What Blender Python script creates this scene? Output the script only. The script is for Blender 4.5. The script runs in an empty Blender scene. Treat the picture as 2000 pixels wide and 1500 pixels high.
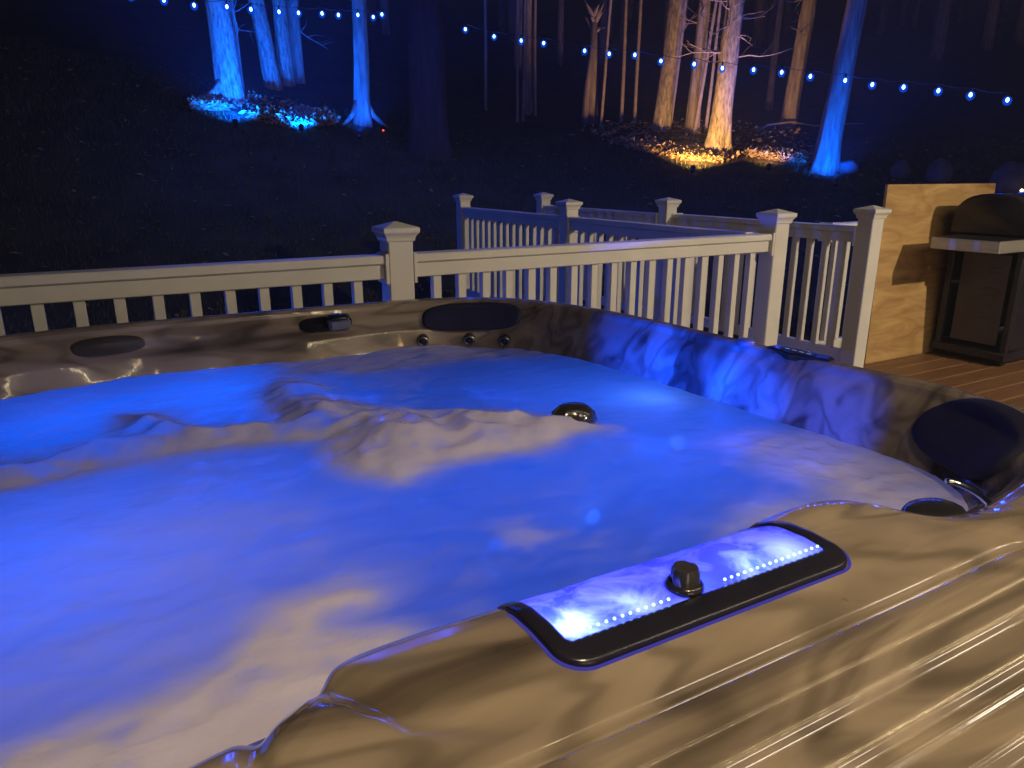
import bpy, math, random
import numpy as np
from mathutils import Vector, noise as mnoise

rng = random.Random(11)
scene = bpy.context.scene
COL = scene.collection

# ------------------------------------------------------------------ camera
cam_data = bpy.data.cameras.new("camera")
cam_data.sensor_width = 36.0
cam_data.lens = 25.43
cam_data.clip_start = 0.02
cam_data.clip_end = 400
cam = bpy.data.objects.new("camera", cam_data)
COL.objects.link(cam)
CAM_H = 1.22
cam.location = (0, 0, CAM_H)
cam.rotation_euler = (math.radians(90 - 16.25), 0, math.radians(-29.08))
scene.camera = cam

# ------------------------------------------------------------------ night sky and moon
world = bpy.data.worlds.new("World")
scene.world = world
world.use_nodes = True
wn = world.node_tree.nodes
wl = world.node_tree.links
wn.clear()
w_out = wn.new("ShaderNodeOutputWorld")
w_bg = wn.new("ShaderNodeBackground")
w_sky = wn.new("ShaderNodeTexSky")
w_sky.sky_type = 'NISHITA'
w_sky.sun_disc = False
w_sky.sun_elevation = math.radians(10)
w_sky.sun_rotation = math.radians(200)
w_bg.inputs[1].default_value = 0.005
wl.new(w_sky.outputs[0], w_bg.inputs[0])
wl.new(w_bg.outputs[0], w_out.inputs[0])

moon = bpy.data.lights.new("moon", 'SUN')
moon.energy = 0.012
moon.angle = math.radians(0.5)
moon.color = (0.7, 0.8, 1.0)
moon_o = bpy.data.objects.new("moon", moon)
COL.objects.link(moon_o)
moon_o.rotation_euler = (math.radians(62), 0, math.radians(-20))

scene.render.engine = 'CYCLES'
scene.cycles.use_denoising = True
scene.cycles.max_bounces = 6
scene.cycles.diffuse_bounces = 3
scene.cycles.glossy_bounces = 3
scene.cycles.transmission_bounces = 4
scene.cycles.sample_clamp_indirect = 4.0
scene.view_settings.view_transform = 'Standard'
scene.view_settings.look = 'None'
scene.view_settings.exposure = 0.0
scene.view_settings.gamma = 1.0

# ------------------------------------------------------------------ helpers
def sstep(a, b, x):
    t = np.clip((np.asarray(x, float) - a) / (b - a), 0, 1)
    return t * t * (3 - 2 * t)

def _hash(ix, iy, seed):
    h = (ix.astype(np.int64) * 374761393 + iy.astype(np.int64) * 668265263 + seed * 1442695041) & 0x7fffffff
    h = ((h ^ (h >> 13)) * 1274126177) & 0x7fffffff
    h = h ^ (h >> 16)
    return (h & 0xffff) / 65535.0

def vnoise(x, y, seed=0):
    x = np.asarray(x, float); y = np.asarray(y, float)
    ix = np.floor(x); iy = np.floor(y)
    fx = x - ix; fy = y - iy
    fx = fx * fx * (3 - 2 * fx); fy = fy * fy * (3 - 2 * fy)
    a = _hash(ix, iy, seed); b = _hash(ix + 1, iy, seed)
    c = _hash(ix, iy + 1, seed); d = _hash(ix + 1, iy + 1, seed)
    return (a * (1 - fx) + b * fx) * (1 - fy) + (c * (1 - fx) + d * fx) * fy

def fbm(x, y, seed=0, octaves=4):
    s = 0; amp = 1; tot = 0
    for k in range(octaves):
        s = s + amp * vnoise(np.asarray(x) * 2 ** k, np.asarray(y) * 2 ** k, seed + 17 * k)
        tot += amp; amp *= 0.5
    return s / tot - 0.5

def tagged(o, label=None, cat=None, group=None, kind=None):
    if label: o["label"] = label
    if cat: o["category"] = cat
    if group: o["group"] = group
    if kind: o["kind"] = kind
    return o

def empty(name, loc, label, cat, group=None):
    o = bpy.data.objects.new(name, None)
    o.empty_display_size = 0.1
    o.location = loc
    COL.objects.link(o)
    return tagged(o, label, cat, group)

def root_of(o):
    while o.parent: o = o.parent
    return o

def link(name, mesh, parent=None):
    o = bpy.data.objects.new(name, mesh)
    COL.objects.link(o)
    if parent: o.parent = parent
    return o

def make(name, verts, faces, mat, parent=None, smooth=False, world=True):
    """one mesh object; verts in world space unless world=False"""
    v = np.asarray(verts, float)
    if world and parent is not None:
        v = v - np.array(root_of(parent).location)
    me = bpy.data.meshes.new(name)
    me.from_pydata(v.tolist(), [], [list(map(int, f)) for f in faces])
    if smooth:
        me.polygons.foreach_set("use_smooth", [True] * len(me.polygons))
    me.materials.append(mat)
    me.update()
    return link(name, me, parent)

def share(name, src, loc, parent=None, rotz=0):
    o = link(name, src.data, parent)
    o.location = loc
    o.rotation_euler = (0, 0, rotz)
    return o

class MB:
    def __init__(self):
        self.v = []; self.f = []
    def add(self, v, f):
        n = len(self.v)
        self.v.extend([tuple(p) for p in v])
        self.f.extend([[i + n for i in q] for q in f])
        return self
    def box(self, x0, x1, y0, y1, z0, z1, c=0.0):
        if c <= 0:
            v = [(x, y, z) for z in (z0, z1) for y in (y0, y1) for x in (x0, x1)]
            return self.add(v, [(0, 2, 3, 1), (4, 5, 7, 6), (0, 1, 5, 4), (2, 6, 7, 3), (0, 4, 6, 2), (1, 3, 7, 5)])
        rings = []
        for z, k in ((z0, c), (z0 + c, 0), (z1 - c, 0), (z1, c)):
            xa, xb, ya, yb = x0 + k, x1 - k, y0 + k, y1 - k
            rings.append([(xa + c, ya, z), (xb - c, ya, z), (xb, ya + c, z), (xb, yb - c, z),
                          (xb - c, yb, z), (xa + c, yb, z), (xa, yb - c, z), (xa, ya + c, z)])
        return self.loft(rings, True, True)
    def loft(self, rings, cap0=False, cap1=False):
        n = len(rings[0]); v = [p for r in rings for p in r]; f = []
        for i in range(len(rings) - 1):
            for j in range(n):
                k = (j + 1) % n
                f.append((i * n + j, i * n + k, (i + 1) * n + k, (i + 1) * n + j))
        if cap0: f.append(tuple(range(n - 1, -1, -1)))
        if cap1: f.append(tuple((len(rings) - 1) * n + j for j in range(n)))
        return self.add(v, f)
    def lathe(self, prof, c=(0, 0, 0), n=24, cap0=True, cap1=True):
        rings = [[(c[0] + r * math.cos(2 * math.pi * j / n), c[1] + r * math.sin(2 * math.pi * j / n), c[2] + z)
                  for j in range(n)] for r, z in prof]
        return self.loft(rings, cap0, cap1)
    def tube(self, pts, rad, n=8, cap=True):
        pts = [Vector(p) for p in pts]
        if not hasattr(rad, '__len__'): rad = [rad] * len(pts)
        rings = []
        ref = Vector((0, 0, 1))
        for i, p in enumerate(pts):
            d = (pts[min(i + 1, len(pts) - 1)] - pts[max(i - 1, 0)]).normalized()
            if abs(d.dot(ref)) > 0.95: ref = Vector((1, 0, 0)) if abs(d.x) < 0.9 else Vector((0, 1, 0))
            u = d.cross(ref).normalized(); w = u.cross(d).normalized()
            ref = w
            rings.append([tuple(p + float(rad[i]) * (math.cos(2 * math.pi * j / n) * u + math.sin(2 * math.pi * j / n) * w)) for j in range(n)])
        return self.loft(rings, cap, cap)
    def build(self, name, mat, parent=None, smooth=False, world=True):
        return make(name, self.v, self.f, mat, parent, smooth, world)

def autosmooth(o, ang=35):
    """smooth shading with sharp edges above an angle"""
    me = o.data
    me.polygons.foreach_set("use_smooth", [True] * len(me.polygons))
    me.set_sharp_from_angle(angle=math.radians(ang))
    return o

def oriented(me_obj, mat4):
    me_obj.data.transform(mat4)

# ------------------------------------------------------------------ materials
class NT:
    def __init__(self, name):
        self.m = bpy.data.materials.new(name)
        self.m.use_nodes = True
        self.t = self.m.node_tree
        self.t.nodes.clear()
        self.out = self.n("ShaderNodeOutputMaterial")
    def n(self, kind, **kw):
        nd = self.t.nodes.new(kind)
        for k, v in kw.items():
            if k.startswith("i_"):
                nd.inputs[k[2:].replace("_", " ")].default_value = v
            else:
                setattr(nd, k, v)
        return nd
    def l(self, a, b): self.t.links.new(a, b)
    def ramp(self, fac, stops):
        r = self.n("ShaderNodeValToRGB")
        el = r.color_ramp.elements
        while len(el) < len(stops): el.new(0.5)
        for e, (p, c) in zip(el, stops):
            e.position = p
            e.color = (c[0], c[1], c[2], 1) if hasattr(c, '__len__') else (c, c, c, 1)
        self.l(fac, r.inputs[0])
        return r.outputs[0]

def mat_noise(name, c0, c1, scale=8, rough=0.6, metallic=0.0, bump=0.2, bscale=40, detail=5, coat=0.0, stretch=None, spec=0.5):
    t = NT(name)
    co = t.n("ShaderNodeTexCoord").outputs["Object"]
    if stretch:
        mp = t.n("ShaderNodeMapping"); mp.inputs["Scale"].default_value = stretch
        t.l(co, mp.inputs[0]); co = mp.outputs[0]
    n1 = t.n("ShaderNodeTexNoise", i_Scale=scale, i_Detail=detail, i_Roughness=0.6)
    t.l(co, n1.inputs["Vector"])
    c = t.ramp(n1.outputs[0], [(0.3, c0), (0.7, c1)])
    b = t.n("ShaderNodeBsdfPrincipled", i_Roughness=rough, i_Metallic=metallic)
    b.inputs["Coat Weight"].default_value = coat
    b.inputs["Specular IOR Level"].default_value = spec
    t.l(c, b.inputs["Base Color"])
    n2 = t.n("ShaderNodeTexNoise", i_Scale=bscale, i_Detail=4)
    t.l(co, n2.inputs["Vector"])
    rr = t.n("ShaderNodeMapRange"); rr.inputs[3].default_value = rough * 0.8; rr.inputs[4].default_value = min(1, rough * 1.2)
    t.l(n1.outputs[0], rr.inputs[0]); t.l(rr.outputs[0], b.inputs["Roughness"])
    bp = t.n("ShaderNodeBump", i_Strength=bump, i_Distance=0.01)
    t.l(n2.outputs[0], bp.inputs["Height"]); t.l(bp.outputs[0], b.inputs["Normal"])
    t.l(b.outputs[0], t.out.inputs[0])
    return t.m

def mat_emit(name, col, strength):
    t = NT(name)
    e = t.n("ShaderNodeEmission"); e.inputs[0].default_value = (*col, 1); e.inputs[1].default_value = strength
    t.l(e.outputs[0], t.out.inputs[0])
    return t.m

def mat_shell():
    """marbled acrylic: tan ground with brown swirled bands, clear gloss on top"""
    t = NT("marbled_acrylic")
    co = t.n("ShaderNodeTexCoord").outputs["Object"]
    mp = t.n("ShaderNodeMapping"); mp.inputs["Rotation"].default_value = (0, 0, math.radians(-8)); mp.inputs["Scale"].default_value = (0.9, 4.2, 3.4)
    t.l(co, mp.inputs[0])
    nz = t.n("ShaderNodeTexNoise", i_Scale=1.6, i_Detail=2.0, i_Roughness=0.5)
    t.l(mp.outputs[0], nz.inputs["Vector"])
    mixv = t.n("ShaderNodeVectorMath", operation='MULTIPLY_ADD')
    t.l(nz.outputs["Color"], mixv.inputs[0]); mixv.inputs[1].default_value = (1.1, 1.1, 1.1); t.l(mp.outputs[0], mixv.inputs[2])
    n2 = t.n("ShaderNodeTexNoise", i_Scale=1.5, i_Detail=4.0, i_Roughness=0.5, i_Distortion=0.6)
    t.l(mixv.outputs[0], n2.inputs["Vector"])
    c = t.ramp(n2.outputs[0], [(0.30, (0.035, 0.026, 0.021)), (0.385, (0.115, 0.09, 0.068)), (0.465, (0.215, 0.172, 0.128)), (0.58, (0.295, 0.238, 0.175)), (0.74, (0.345, 0.285, 0.215))])
    wv = t.n("ShaderNodeTexWave", i_Scale=1.6, i_Distortion=6.0, i_Detail=2.0)
    wv.inputs["Detail Scale"].default_value = 1.1
    t.l(mixv.outputs[0], wv.inputs["Vector"])
    band = t.ramp(wv.outputs[1], [(0.0, 0.25), (0.25, 0.8), (0.6, 1.0)])
    mx = t.n("ShaderNodeMixRGB", blend_type='MULTIPLY'); mx.inputs[0].default_value = 0.5
    t.l(c, mx.inputs[1]); t.l(band, mx.inputs[2])
    b = t.n("ShaderNodeBsdfPrincipled", i_Roughness=0.14)
    b.inputs["Coat Weight"].default_value = 1.0
    b.inputs["Coat Roughness"].default_value = 0.05
    t.l(mx.outputs[0], b.inputs["Base Color"])
    n3 = t.n("ShaderNodeTexNoise", i_Scale=7.0, i_Detail=3)
    t.l(co, n3.inputs["Vector"])
    bp = t.n("ShaderNodeBump", i_Strength=0.05, i_Distance=0.02)
    t.l(n3.outputs[0], bp.inputs["Height"]); t.l(bp.outputs[0], b.inputs["Normal"]); t.l(bp.outputs[0], b.inputs["Coat Normal"])
    t.l(b.outputs[0], t.out.inputs[0])
    return t.m

def mat_water():
    """aerated spa water: the foam attribute goes from cloudy see-through water to opaque froth"""
    t = NT("aerated_water")
    at = t.n("ShaderNodeAttribute", attribute_name="foam")
    co = t.n("ShaderNodeTexCoord").outputs["Object"]
    nz = t.n("ShaderNodeTexNoise", i_Scale=14.0, i_Detail=7, i_Roughness=0.62, i_Distortion=0.6)
    mp = t.n("ShaderNodeMapping"); mp.inputs["Scale"].default_value = (1.0, 1.7, 1.0); mp.inputs["Rotation"].default_value = (0, 0, 0.5)
    t.l(co, mp.inputs[0]); t.l(mp.outputs[0], nz.inputs["Vector"])
    ad = t.n("ShaderNodeMath", operation='MULTIPLY_ADD'); t.l(nz.outputs[0], ad.inputs[0]); ad.inputs[1].default_value = 0.5
    sub = t.n("ShaderNodeMath", operation='SUBTRACT'); t.l(at.outputs["Fac"], sub.inputs[0]); sub.inputs[1].default_value = 0.25
    t.l(sub.outputs[0], ad.inputs[2])
    foam = t.n("ShaderNodeClamp"); t.l(ad.outputs[0], foam.inputs[0])
    dcol = t.ramp(foam.outputs[0], [(0.0, (0.10, 0.10, 0.13)), (0.45, (0.36, 0.35, 0.40)), (1.0, (0.60, 0.555, 0.56))])
    dif = t.n("ShaderNodeBsdfDiffuse"); t.l(dcol, dif.inputs[0])
    trl = t.n("ShaderNodeBsdfTranslucent"); trl.inputs[0].default_value = (0.85, 0.9, 0.95, 1)
    fac = t.n("ShaderNodeMapRange"); fac.inputs[1].default_value = 0.05; fac.inputs[2].default_value = 0.95
    fac.inputs[3].default_value = 0.80; fac.inputs[4].default_value = 0.10
    t.l(foam.outputs[0], fac.inputs[0])
    mx = t.n("ShaderNodeMixShader"); t.l(fac.outputs[0], mx.inputs[0]); t.l(dif.outputs[0], mx.inputs[1]); t.l(trl.outputs[0], mx.inputs[2])
    gl = t.n("ShaderNodeBsdfGlossy", i_Roughness=0.12); gl.inputs[0].default_value = (1, 1, 1, 1)
    fr = t.n("ShaderNodeFresnel", i_IOR=1.33)
    tr = t.n("ShaderNodeBsdfTransparent"); tr.inputs[0].default_value = (0.75, 0.85, 1.0, 1)
    cl = t.n("ShaderNodeMapRange"); cl.inputs[1].default_value = 0.0; cl.inputs[2].default_value = 0.4
    cl.inputs[3].default_value = 0.16; cl.inputs[4].default_value = 0.0
    t.l(foam.outputs[0], cl.inputs[0])
    mx0 = t.n("ShaderNodeMixShader"); t.l(cl.outputs[0], mx0.inputs[0]); t.l(mx.outputs[0], mx0.inputs[1]); t.l(tr.outputs[0], mx0.inputs[2])
    mx2 = t.n("ShaderNodeMixShader"); t.l(fr.outputs[0], mx2.inputs[0]); t.l(mx0.outputs[0], mx2.inputs[1]); t.l(gl.outputs[0], mx2.inputs[2])
    n3 = t.n("ShaderNodeTexNoise", i_Scale=10.0, i_Detail=4, i_Distortion=0.6); t.l(mp.outputs[0], n3.inputs["Vector"])
    vo = t.n("ShaderNodeTexVoronoi", i_Scale=130.0); t.l(co, vo.inputs["Vector"])
    vm = t.n("ShaderNodeMath", operation='MULTIPLY'); t.l(vo.outputs["Distance"], vm.inputs[0]); t.l(foam.outputs[0], vm.inputs[1])
    va = t.n("ShaderNodeMath", operation='MULTIPLY_ADD'); t.l(vm.outputs[0], va.inputs[0]); va.inputs[1].default_value = -0.10; t.l(n3.outputs[0], va.inputs[2])
    bp = t.n("ShaderNodeBump", i_Strength=0.22, i_Distance=0.02); t.l(va.outputs[0], bp.inputs["Height"])
    for nd in (dif, gl, fr): t.l(bp.outputs[0], nd.inputs["Normal"])
    t.l(mx2.outputs[0], t.out.inputs[0])
    return t.m

def mat_sheet():
    """thin sheet of churning water over the lit waterfall"""
    t = NT("waterfall_sheet")
    co = t.n("ShaderNodeTexCoord").outputs["Object"]
    nz = t.n("ShaderNodeTexNoise", i_Scale=16.0, i_Detail=6, i_Roughness=0.6, i_Distortion=1.0); t.l(co, nz.inputs["Vector"])
    c = t.ramp(nz.outputs[0], [(0.42, (0.12, 0.22, 0.55)), (0.60, (0.95, 0.95, 0.98))])
    trl = t.n("ShaderNodeBsdfTranslucent"); t.l(c, trl.inputs[0])
    dif = t.n("ShaderNodeBsdfDiffuse"); dif.inputs[0].default_value = (0.3, 0.3, 0.34, 1)
    mx = t.n("ShaderNodeMixShader"); mx.inputs[0].default_value = 0.8; t.l(dif.outputs[0], mx.inputs[1]); t.l(trl.outputs[0], mx.inputs[2])
    gl = t.n("ShaderNodeBsdfGlossy", i_Roughness=0.06)
    fr = t.n("ShaderNodeFresnel", i_IOR=1.4)
    mx2 = t.n("ShaderNodeMixShader"); t.l(fr.outputs[0], mx2.inputs[0]); t.l(mx.outputs[0], mx2.inputs[1]); t.l(gl.outputs[0], mx2.inputs[2])
    bp = t.n("ShaderNodeBump", i_Strength=0.3, i_Distance=0.01); t.l(nz.outputs[0], bp.inputs["Height"]); t.l(bp.outputs[0], gl.inputs["Normal"])
    t.l(mx2.outputs[0], t.out.inputs[0])
    return t.m

def mat_wood(name, c0, c1, scale=3.0, stretch=(1, 14, 14), rough=0.5, bump=0.25):
    t = NT(name)
    co = t.n("ShaderNodeTexCoord").outputs["Object"]
    mp = t.n("ShaderNodeMapping"); mp.inputs["Scale"].default_value = stretch; t.l(co, mp.inputs[0])
    oi = t.n("ShaderNodeObjectInfo")
    adv = t.n("ShaderNodeVectorMath", operation='ADD'); t.l(mp.outputs[0], adv.inputs[0])
    sc = t.n("ShaderNodeVectorMath", operation='SCALE'); sc.inputs[0].default_value = (7, 3, 5); t.l(oi.outputs["Random"], sc.inputs["Scale"])
    t.l(sc.outputs[0], adv.inputs[1])
    nz = t.n("ShaderNodeTexNoise", i_Scale=scale, i_Detail=6, i_Roughness=0.6, i_Distortion=0.6); t.l(adv.outputs[0], nz.inputs["Vector"])
    c = t.ramp(nz.outputs[0], [(0.3, c0), (0.72, c1)])
    b = t.n("ShaderNodeBsdfPrincipled", i_Roughness=rough); t.l(c, b.inputs["Base Color"])
    bp = t.n("ShaderNodeBump", i_Strength=bump, i_Distance=0.004); t.l(nz.outputs[0], bp.inputs["Height"]); t.l(bp.outputs[0], b.inputs["Normal"])
    t.l(b.outputs[0], t.out.inputs[0])
    return t.m

M = {}
M['shell'] = mat_shell()
M['water'] = mat_water()
M['sheet'] = mat_sheet()
M['vinyl'] = mat_noise("white_vinyl", (0.62, 0.61, 0.58), (0.70, 0.69, 0.66), scale=5, rough=0.42, bump=0.05, bscale=60)
M['skirt'] = mat_wood("brown_cabinet", (0.06, 0.045, 0.035), (0.11, 0.085, 0.065), stretch=(14, 14, 1))
M['deckwood'] = mat_wood("stained_deck_board", (0.13, 0.065, 0.032), (0.26, 0.14, 0.07), scale=2.2, stretch=(1, 16, 16), rough=0.45)
def mat_ply():
    t = NT("plywood_face")
    co = t.n("ShaderNodeTexCoord").outputs["Object"]
    mp = t.n("ShaderNodeMapping"); mp.inputs["Scale"].default_value = (1.0, 1.0, 3.2); t.l(co, mp.inputs[0])
    n1 = t.n("ShaderNodeTexNoise", i_Scale=2.4, i_Detail=3, i_Distortion=1.4); t.l(mp.outputs[0], n1.inputs["Vector"])
    wv = t.n("ShaderNodeTexWave", i_Scale=2.6, i_Distortion=14.0, i_Detail=3.0, bands_direction='Z'); t.l(mp.outputs[0], wv.inputs["Vector"])
    wv.inputs["Detail Scale"].default_value = 0.7
    c = t.ramp(n1.outputs[0], [(0.25, (0.26, 0.145, 0.05)), (0.45, (0.40, 0.245, 0.09)), (0.62, (0.50, 0.32, 0.125)), (0.8, (0.56, 0.40, 0.19))])
    g = t.ramp(wv.outputs[1], [(0.0, 0.72), (0.35, 0.95), (1.0, 1.0)])
    mx = t.n("ShaderNodeMixRGB", blend_type='MULTIPLY'); mx.inputs[0].default_value = 0.25; t.l(c, mx.inputs[1]); t.l(g, mx.inputs[2])
    vo = t.n("ShaderNodeTexVoronoi", i_Scale=3.3); t.l(co, vo.inputs["Vector"])
    k = t.ramp(vo.outputs["Distance"], [(0.0, 0.25), (0.045, 0.45), (0.075, 1.0)])
    m2 = t.n("ShaderNodeMixRGB", blend_type='MULTIPLY'); m2.inputs[0].default_value = 0.55; t.l(mx.outputs[0], m2.inputs[1]); t.l(k, m2.inputs[2])
    b = t.n("ShaderNodeBsdfPrincipled", i_Roughness=0.6); t.l(m2.outputs[0], b.inputs["Base Color"])
    bp = t.n("ShaderNodeBump", i_Strength=0.15, i_Distance=0.004); t.l(wv.outputs[1], bp.inputs["Height"]); t.l(bp.outputs[0], b.inputs["Normal"])
    t.l(b.outputs[0], t.out.inputs[0])
    return t.m
M['plywood'] = mat_ply()
M['plywood_back'] = mat_wood("plywood_face", (0.38, 0.22, 0.075), (0.56, 0.36, 0.14), scale=1.6, stretch=(1.0, 2.0, 2.4), rough=0.65, bump=0.1)
M['plyedge'] = mat_wood("plywood_edge", (0.30, 0.2, 0.1), (0.6, 0.45, 0.27), scale=4, stretch=(1, 40, 1), rough=0.8)
M['pillow'] = mat_noise("charcoal_foam_vinyl", (0.011, 0.012, 0.042), (0.018, 0.019, 0.058), scale=6, rough=0.68, bump=0.12, bscale=150, spec=0.25)
M['gloss_black'] = mat_noise("glossy_black_plastic", (0.012, 0.012, 0.014), (0.02, 0.02, 0.022), scale=10, rough=0.18, bump=0.03, bscale=90, coat=0.3)
M['bezel'] = mat_noise("satin_black_plastic", (0.008, 0.008, 0.014), (0.016, 0.015, 0.024), scale=8, rough=0.2, bump=0.05, bscale=120)
M['knob'] = mat_noise("graphite_knob_plastic", (0.02, 0.02, 0.022), (0.04, 0.038, 0.04), scale=14, rough=0.14, bump=0.04, bscale=90, coat=0.4)
M['chrome'] = mat_noise("chrome", (0.7, 0.7, 0.72), (0.8, 0.8, 0.82), scale=6, rough=0.12, metallic=1.0, bump=0.02)
M['jet'] = mat_noise('smoked_jet_trim', (0.16, 0.16, 0.17), (0.24, 0.24, 0.25), scale=9, rough=0.25, metallic=0.8, bump=0.03)
M['greyplastic'] = mat_noise("grey_plastic", (0.10, 0.11, 0.13), (0.15, 0.16, 0.18), scale=12, rough=0.3, bump=0.03)
M['grill'] = mat_noise("black_grill_enamel", (0.014, 0.012, 0.02), (0.026, 0.022, 0.036), scale=6, rough=0.38, bump=0.06, bscale=70)
M['grillpanel'] = mat_noise("dusty_grill_side_panel", (0.05, 0.042, 0.055), (0.085, 0.07, 0.085), scale=5, rough=0.5, bump=0.05, bscale=50)
M['steel'] = mat_noise("brushed_stainless", (0.55, 0.52, 0.48), (0.66, 0.63, 0.58), scale=4, rough=0.38, metallic=0.75, bump=0.06, bscale=80, stretch=(1, 1, 20))
M['rubber'] = mat_noise("wheel_rubber", (0.012, 0.012, 0.012), (0.025, 0.025, 0.025), scale=12, rough=0.75)
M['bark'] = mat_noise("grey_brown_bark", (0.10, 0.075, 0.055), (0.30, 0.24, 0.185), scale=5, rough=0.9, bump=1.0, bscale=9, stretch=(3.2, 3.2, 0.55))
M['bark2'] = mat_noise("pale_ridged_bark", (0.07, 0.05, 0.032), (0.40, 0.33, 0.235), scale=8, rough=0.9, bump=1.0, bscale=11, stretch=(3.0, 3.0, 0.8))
M['bark_shaded'] = mat_noise('shaded_bark', (0.018, 0.014, 0.014), (0.05, 0.04, 0.036), scale=5, rough=0.95, bump=1.0, bscale=9, stretch=(3.2, 3.2, 0.55))  # darker bark copy, missing light painted into the unlit trunk
M['recess_shade'] = mat_noise('shaded_recess_tone', (0.035, 0.032, 0.036), (0.06, 0.055, 0.06), scale=7, rough=0.4, bump=0.06, bscale=120)  # dark tone painted for the shadowed far left recess
M['twig'] = mat_noise("twig_bark", (0.20, 0.15, 0.12), (0.34, 0.27, 0.22), scale=7, rough=0.9, bump=0.5, bscale=20)
M['lawn'] = mat_noise("dormant_lawn", (0.02, 0.027, 0.016), (0.05, 0.058, 0.036), scale=1.4, rough=0.95, bump=0.9, bscale=18, spec=0.1)
M['blade'] = mat_noise('grass_blades', (0.03, 0.04, 0.015), (0.08, 0.085, 0.035), scale=3, rough=0.8, bump=0)
M['mulch'] = mat_noise("leafy_bed_soil", (0.03, 0.022, 0.015), (0.09, 0.062, 0.04), scale=5, rough=0.95, bump=1.0, bscale=20, spec=0.1)
M['stone'] = mat_noise("field_stone", (0.06, 0.055, 0.06), (0.14, 0.13, 0.135), scale=3, rough=0.85, bump=0.6, bscale=9)
M['siding'] = mat_noise("pale_house_siding", (0.42, 0.39, 0.34), (0.5, 0.47, 0.41), scale=2, rough=0.6, bump=0.1)
M['trimwhite'] = mat_noise("white_house_trim", (0.68, 0.67, 0.64), (0.75, 0.74, 0.72), scale=3, rough=0.5, bump=0.04)
M['wire'] = mat_noise("black_cable", (0.01, 0.01, 0.012), (0.02, 0.02, 0.022), scale=20, rough=0.6)
M['bulb'] = mat_emit("lit_blue_bulb", (0.35, 0.6, 1.0), 22.0)
def mat_halo_globe():
    t = NT("blue_halo_globe")
    tr = t.n("ShaderNodeBsdfTransparent"); tr.inputs[0].default_value = (0.6, 0.75, 1, 1)
    e = t.n("ShaderNodeEmission"); e.inputs[0].default_value = (0.0, 0.10, 1.0, 1); e.inputs[1].default_value = 0.9  # blue emission paints the halo ring round each white core
    mx = t.n("ShaderNodeMixShader"); mx.inputs[0].default_value = 0.4
    t.l(tr.outputs[0], mx.inputs[1]); t.l(e.outputs[0], mx.inputs[2]); t.l(mx.outputs[0], t.out.inputs[0])
    return t.m
M['halo_globe'] = mat_halo_globe()
M['led'] = mat_emit("lit_led_bead", (0.30, 0.55, 1.0), 5.0)
M['glow_line'] = mat_emit("reflected_glow", (0.18, 0.15, 1.0), 0.28)  # glow painted for the reflected band along the bezel edge
M['lens_blue'] = mat_emit("lit_blue_lens", (0.02, 0.12, 1.0), 2.0)
M['lens_warm'] = mat_emit("lit_warm_lens", (1.0, 0.66, 0.3), 12.0)
M['lens_red'] = mat_emit("lit_red_lens", (1.0, 0.10, 0.05), 2.5)
M['pane'] = mat_emit("lit_room_behind_glass", (1.0, 0.80, 0.55), 1.6)
def mat_leaf():
    t = NT("dry_fallen_leaves")
    at = t.n("ShaderNodeAttribute", attribute_name="tone")
    c = t.ramp(at.outputs["Fac"], [(0.0, (0.14, 0.085, 0.04)), (0.5, (0.34, 0.225, 0.11)), (1.0, (0.55, 0.42, 0.25))])
    b = t.n("ShaderNodeBsdfPrincipled", i_Roughness=0.75); t.l(c, b.inputs["Base Color"])
    t.l(b.outputs[0], t.out.inputs[0])
    return t.m
M['leaf'] = mat_leaf()

def lamp(name, kind, loc, col, power, parent=None, radius=0.03, spot=None, aim=None, blend=0.6):
    d = bpy.data.lights.new(name, kind)
    d.energy = power; d.color = col; d.shadow_soft_size = radius
    o = bpy.data.objects.new(name, d)
    COL.objects.link(o)
    p = Vector(loc)
    if parent is not None:
        o.parent = parent
        p = p - root_of(parent).location
    o.location = p
    if kind == 'SPOT':
        d.spot_size = math.radians(spot); d.spot_blend = blend
    if aim is not None:
        o.rotation_euler = (Vector(aim) - Vector(loc)).to_track_quat('-Z', 'Y').to_euler()
    return o

# ------------------------------------------------------------------ terrain: the yard climbs behind the deck
def cam_xy(x, y): return 0.874 * x - 0.486 * y, 0.486 * x + 0.874 * y
def wxy(X, Y): return 0.874 * X + 0.486 * Y, -0.486 * X + 0.874 * Y

def ground(x, y):
    X, Y = cam_xy(np.asarray(x, float), np.asarray(y, float))
    t = np.maximum(0, Y - 6.9)
    z = -0.62 + 0.29 * (np.sqrt(t * t + 0.5) - 0.707)
    z = z - 0.03 * np.maximum(0, Y - 20)
    z = z + 0.20 * np.maximum(0, np.sqrt(X * X + 1) * 0.5 - X * 0.5 - 0.3) * sstep(6.5, 12.5, Y)
    z = z + 0.10 * fbm(X * 0.35 + 40, Y * 0.35 + 9, 5, 3) * sstep(5, 9, Y)
    return z

_p = math.radians(16.25)
def ray_dir(u, v):
    x = (u - 1000) / 1413.0; y = -(v - 750) / 1413.0
    X, Y = x, math.cos(_p) + y * math.sin(_p)
    wx, wy = wxy(X, Y)
    return np.array([wx, wy, -math.sin(_p) + y * math.cos(_p)])

def on_ground(u, v):
    """where the sight line of the survey photo meets the sloping yard"""
    d = ray_dir(u, v); d = d / math.hypot(d[0], d[1])
    ss = np.arange(7.0, 45, 0.03)
    hit = CAM_H + d[2] * ss <= ground(d[0] * ss, d[1] * ss)
    s = ss[int(np.argmax(hit))] if hit.any() else 45.0
    return float(d[0] * s), float(d[1] * s), float(ground(d[0] * s, d[1] * s))

def at_depth(u, v, Y):
    d = ray_dir(u, v)
    k = Y / (0.486 * d[0] + 0.874 * d[1])
    return np.array([0, 0, CAM_H]) + d * k

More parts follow.
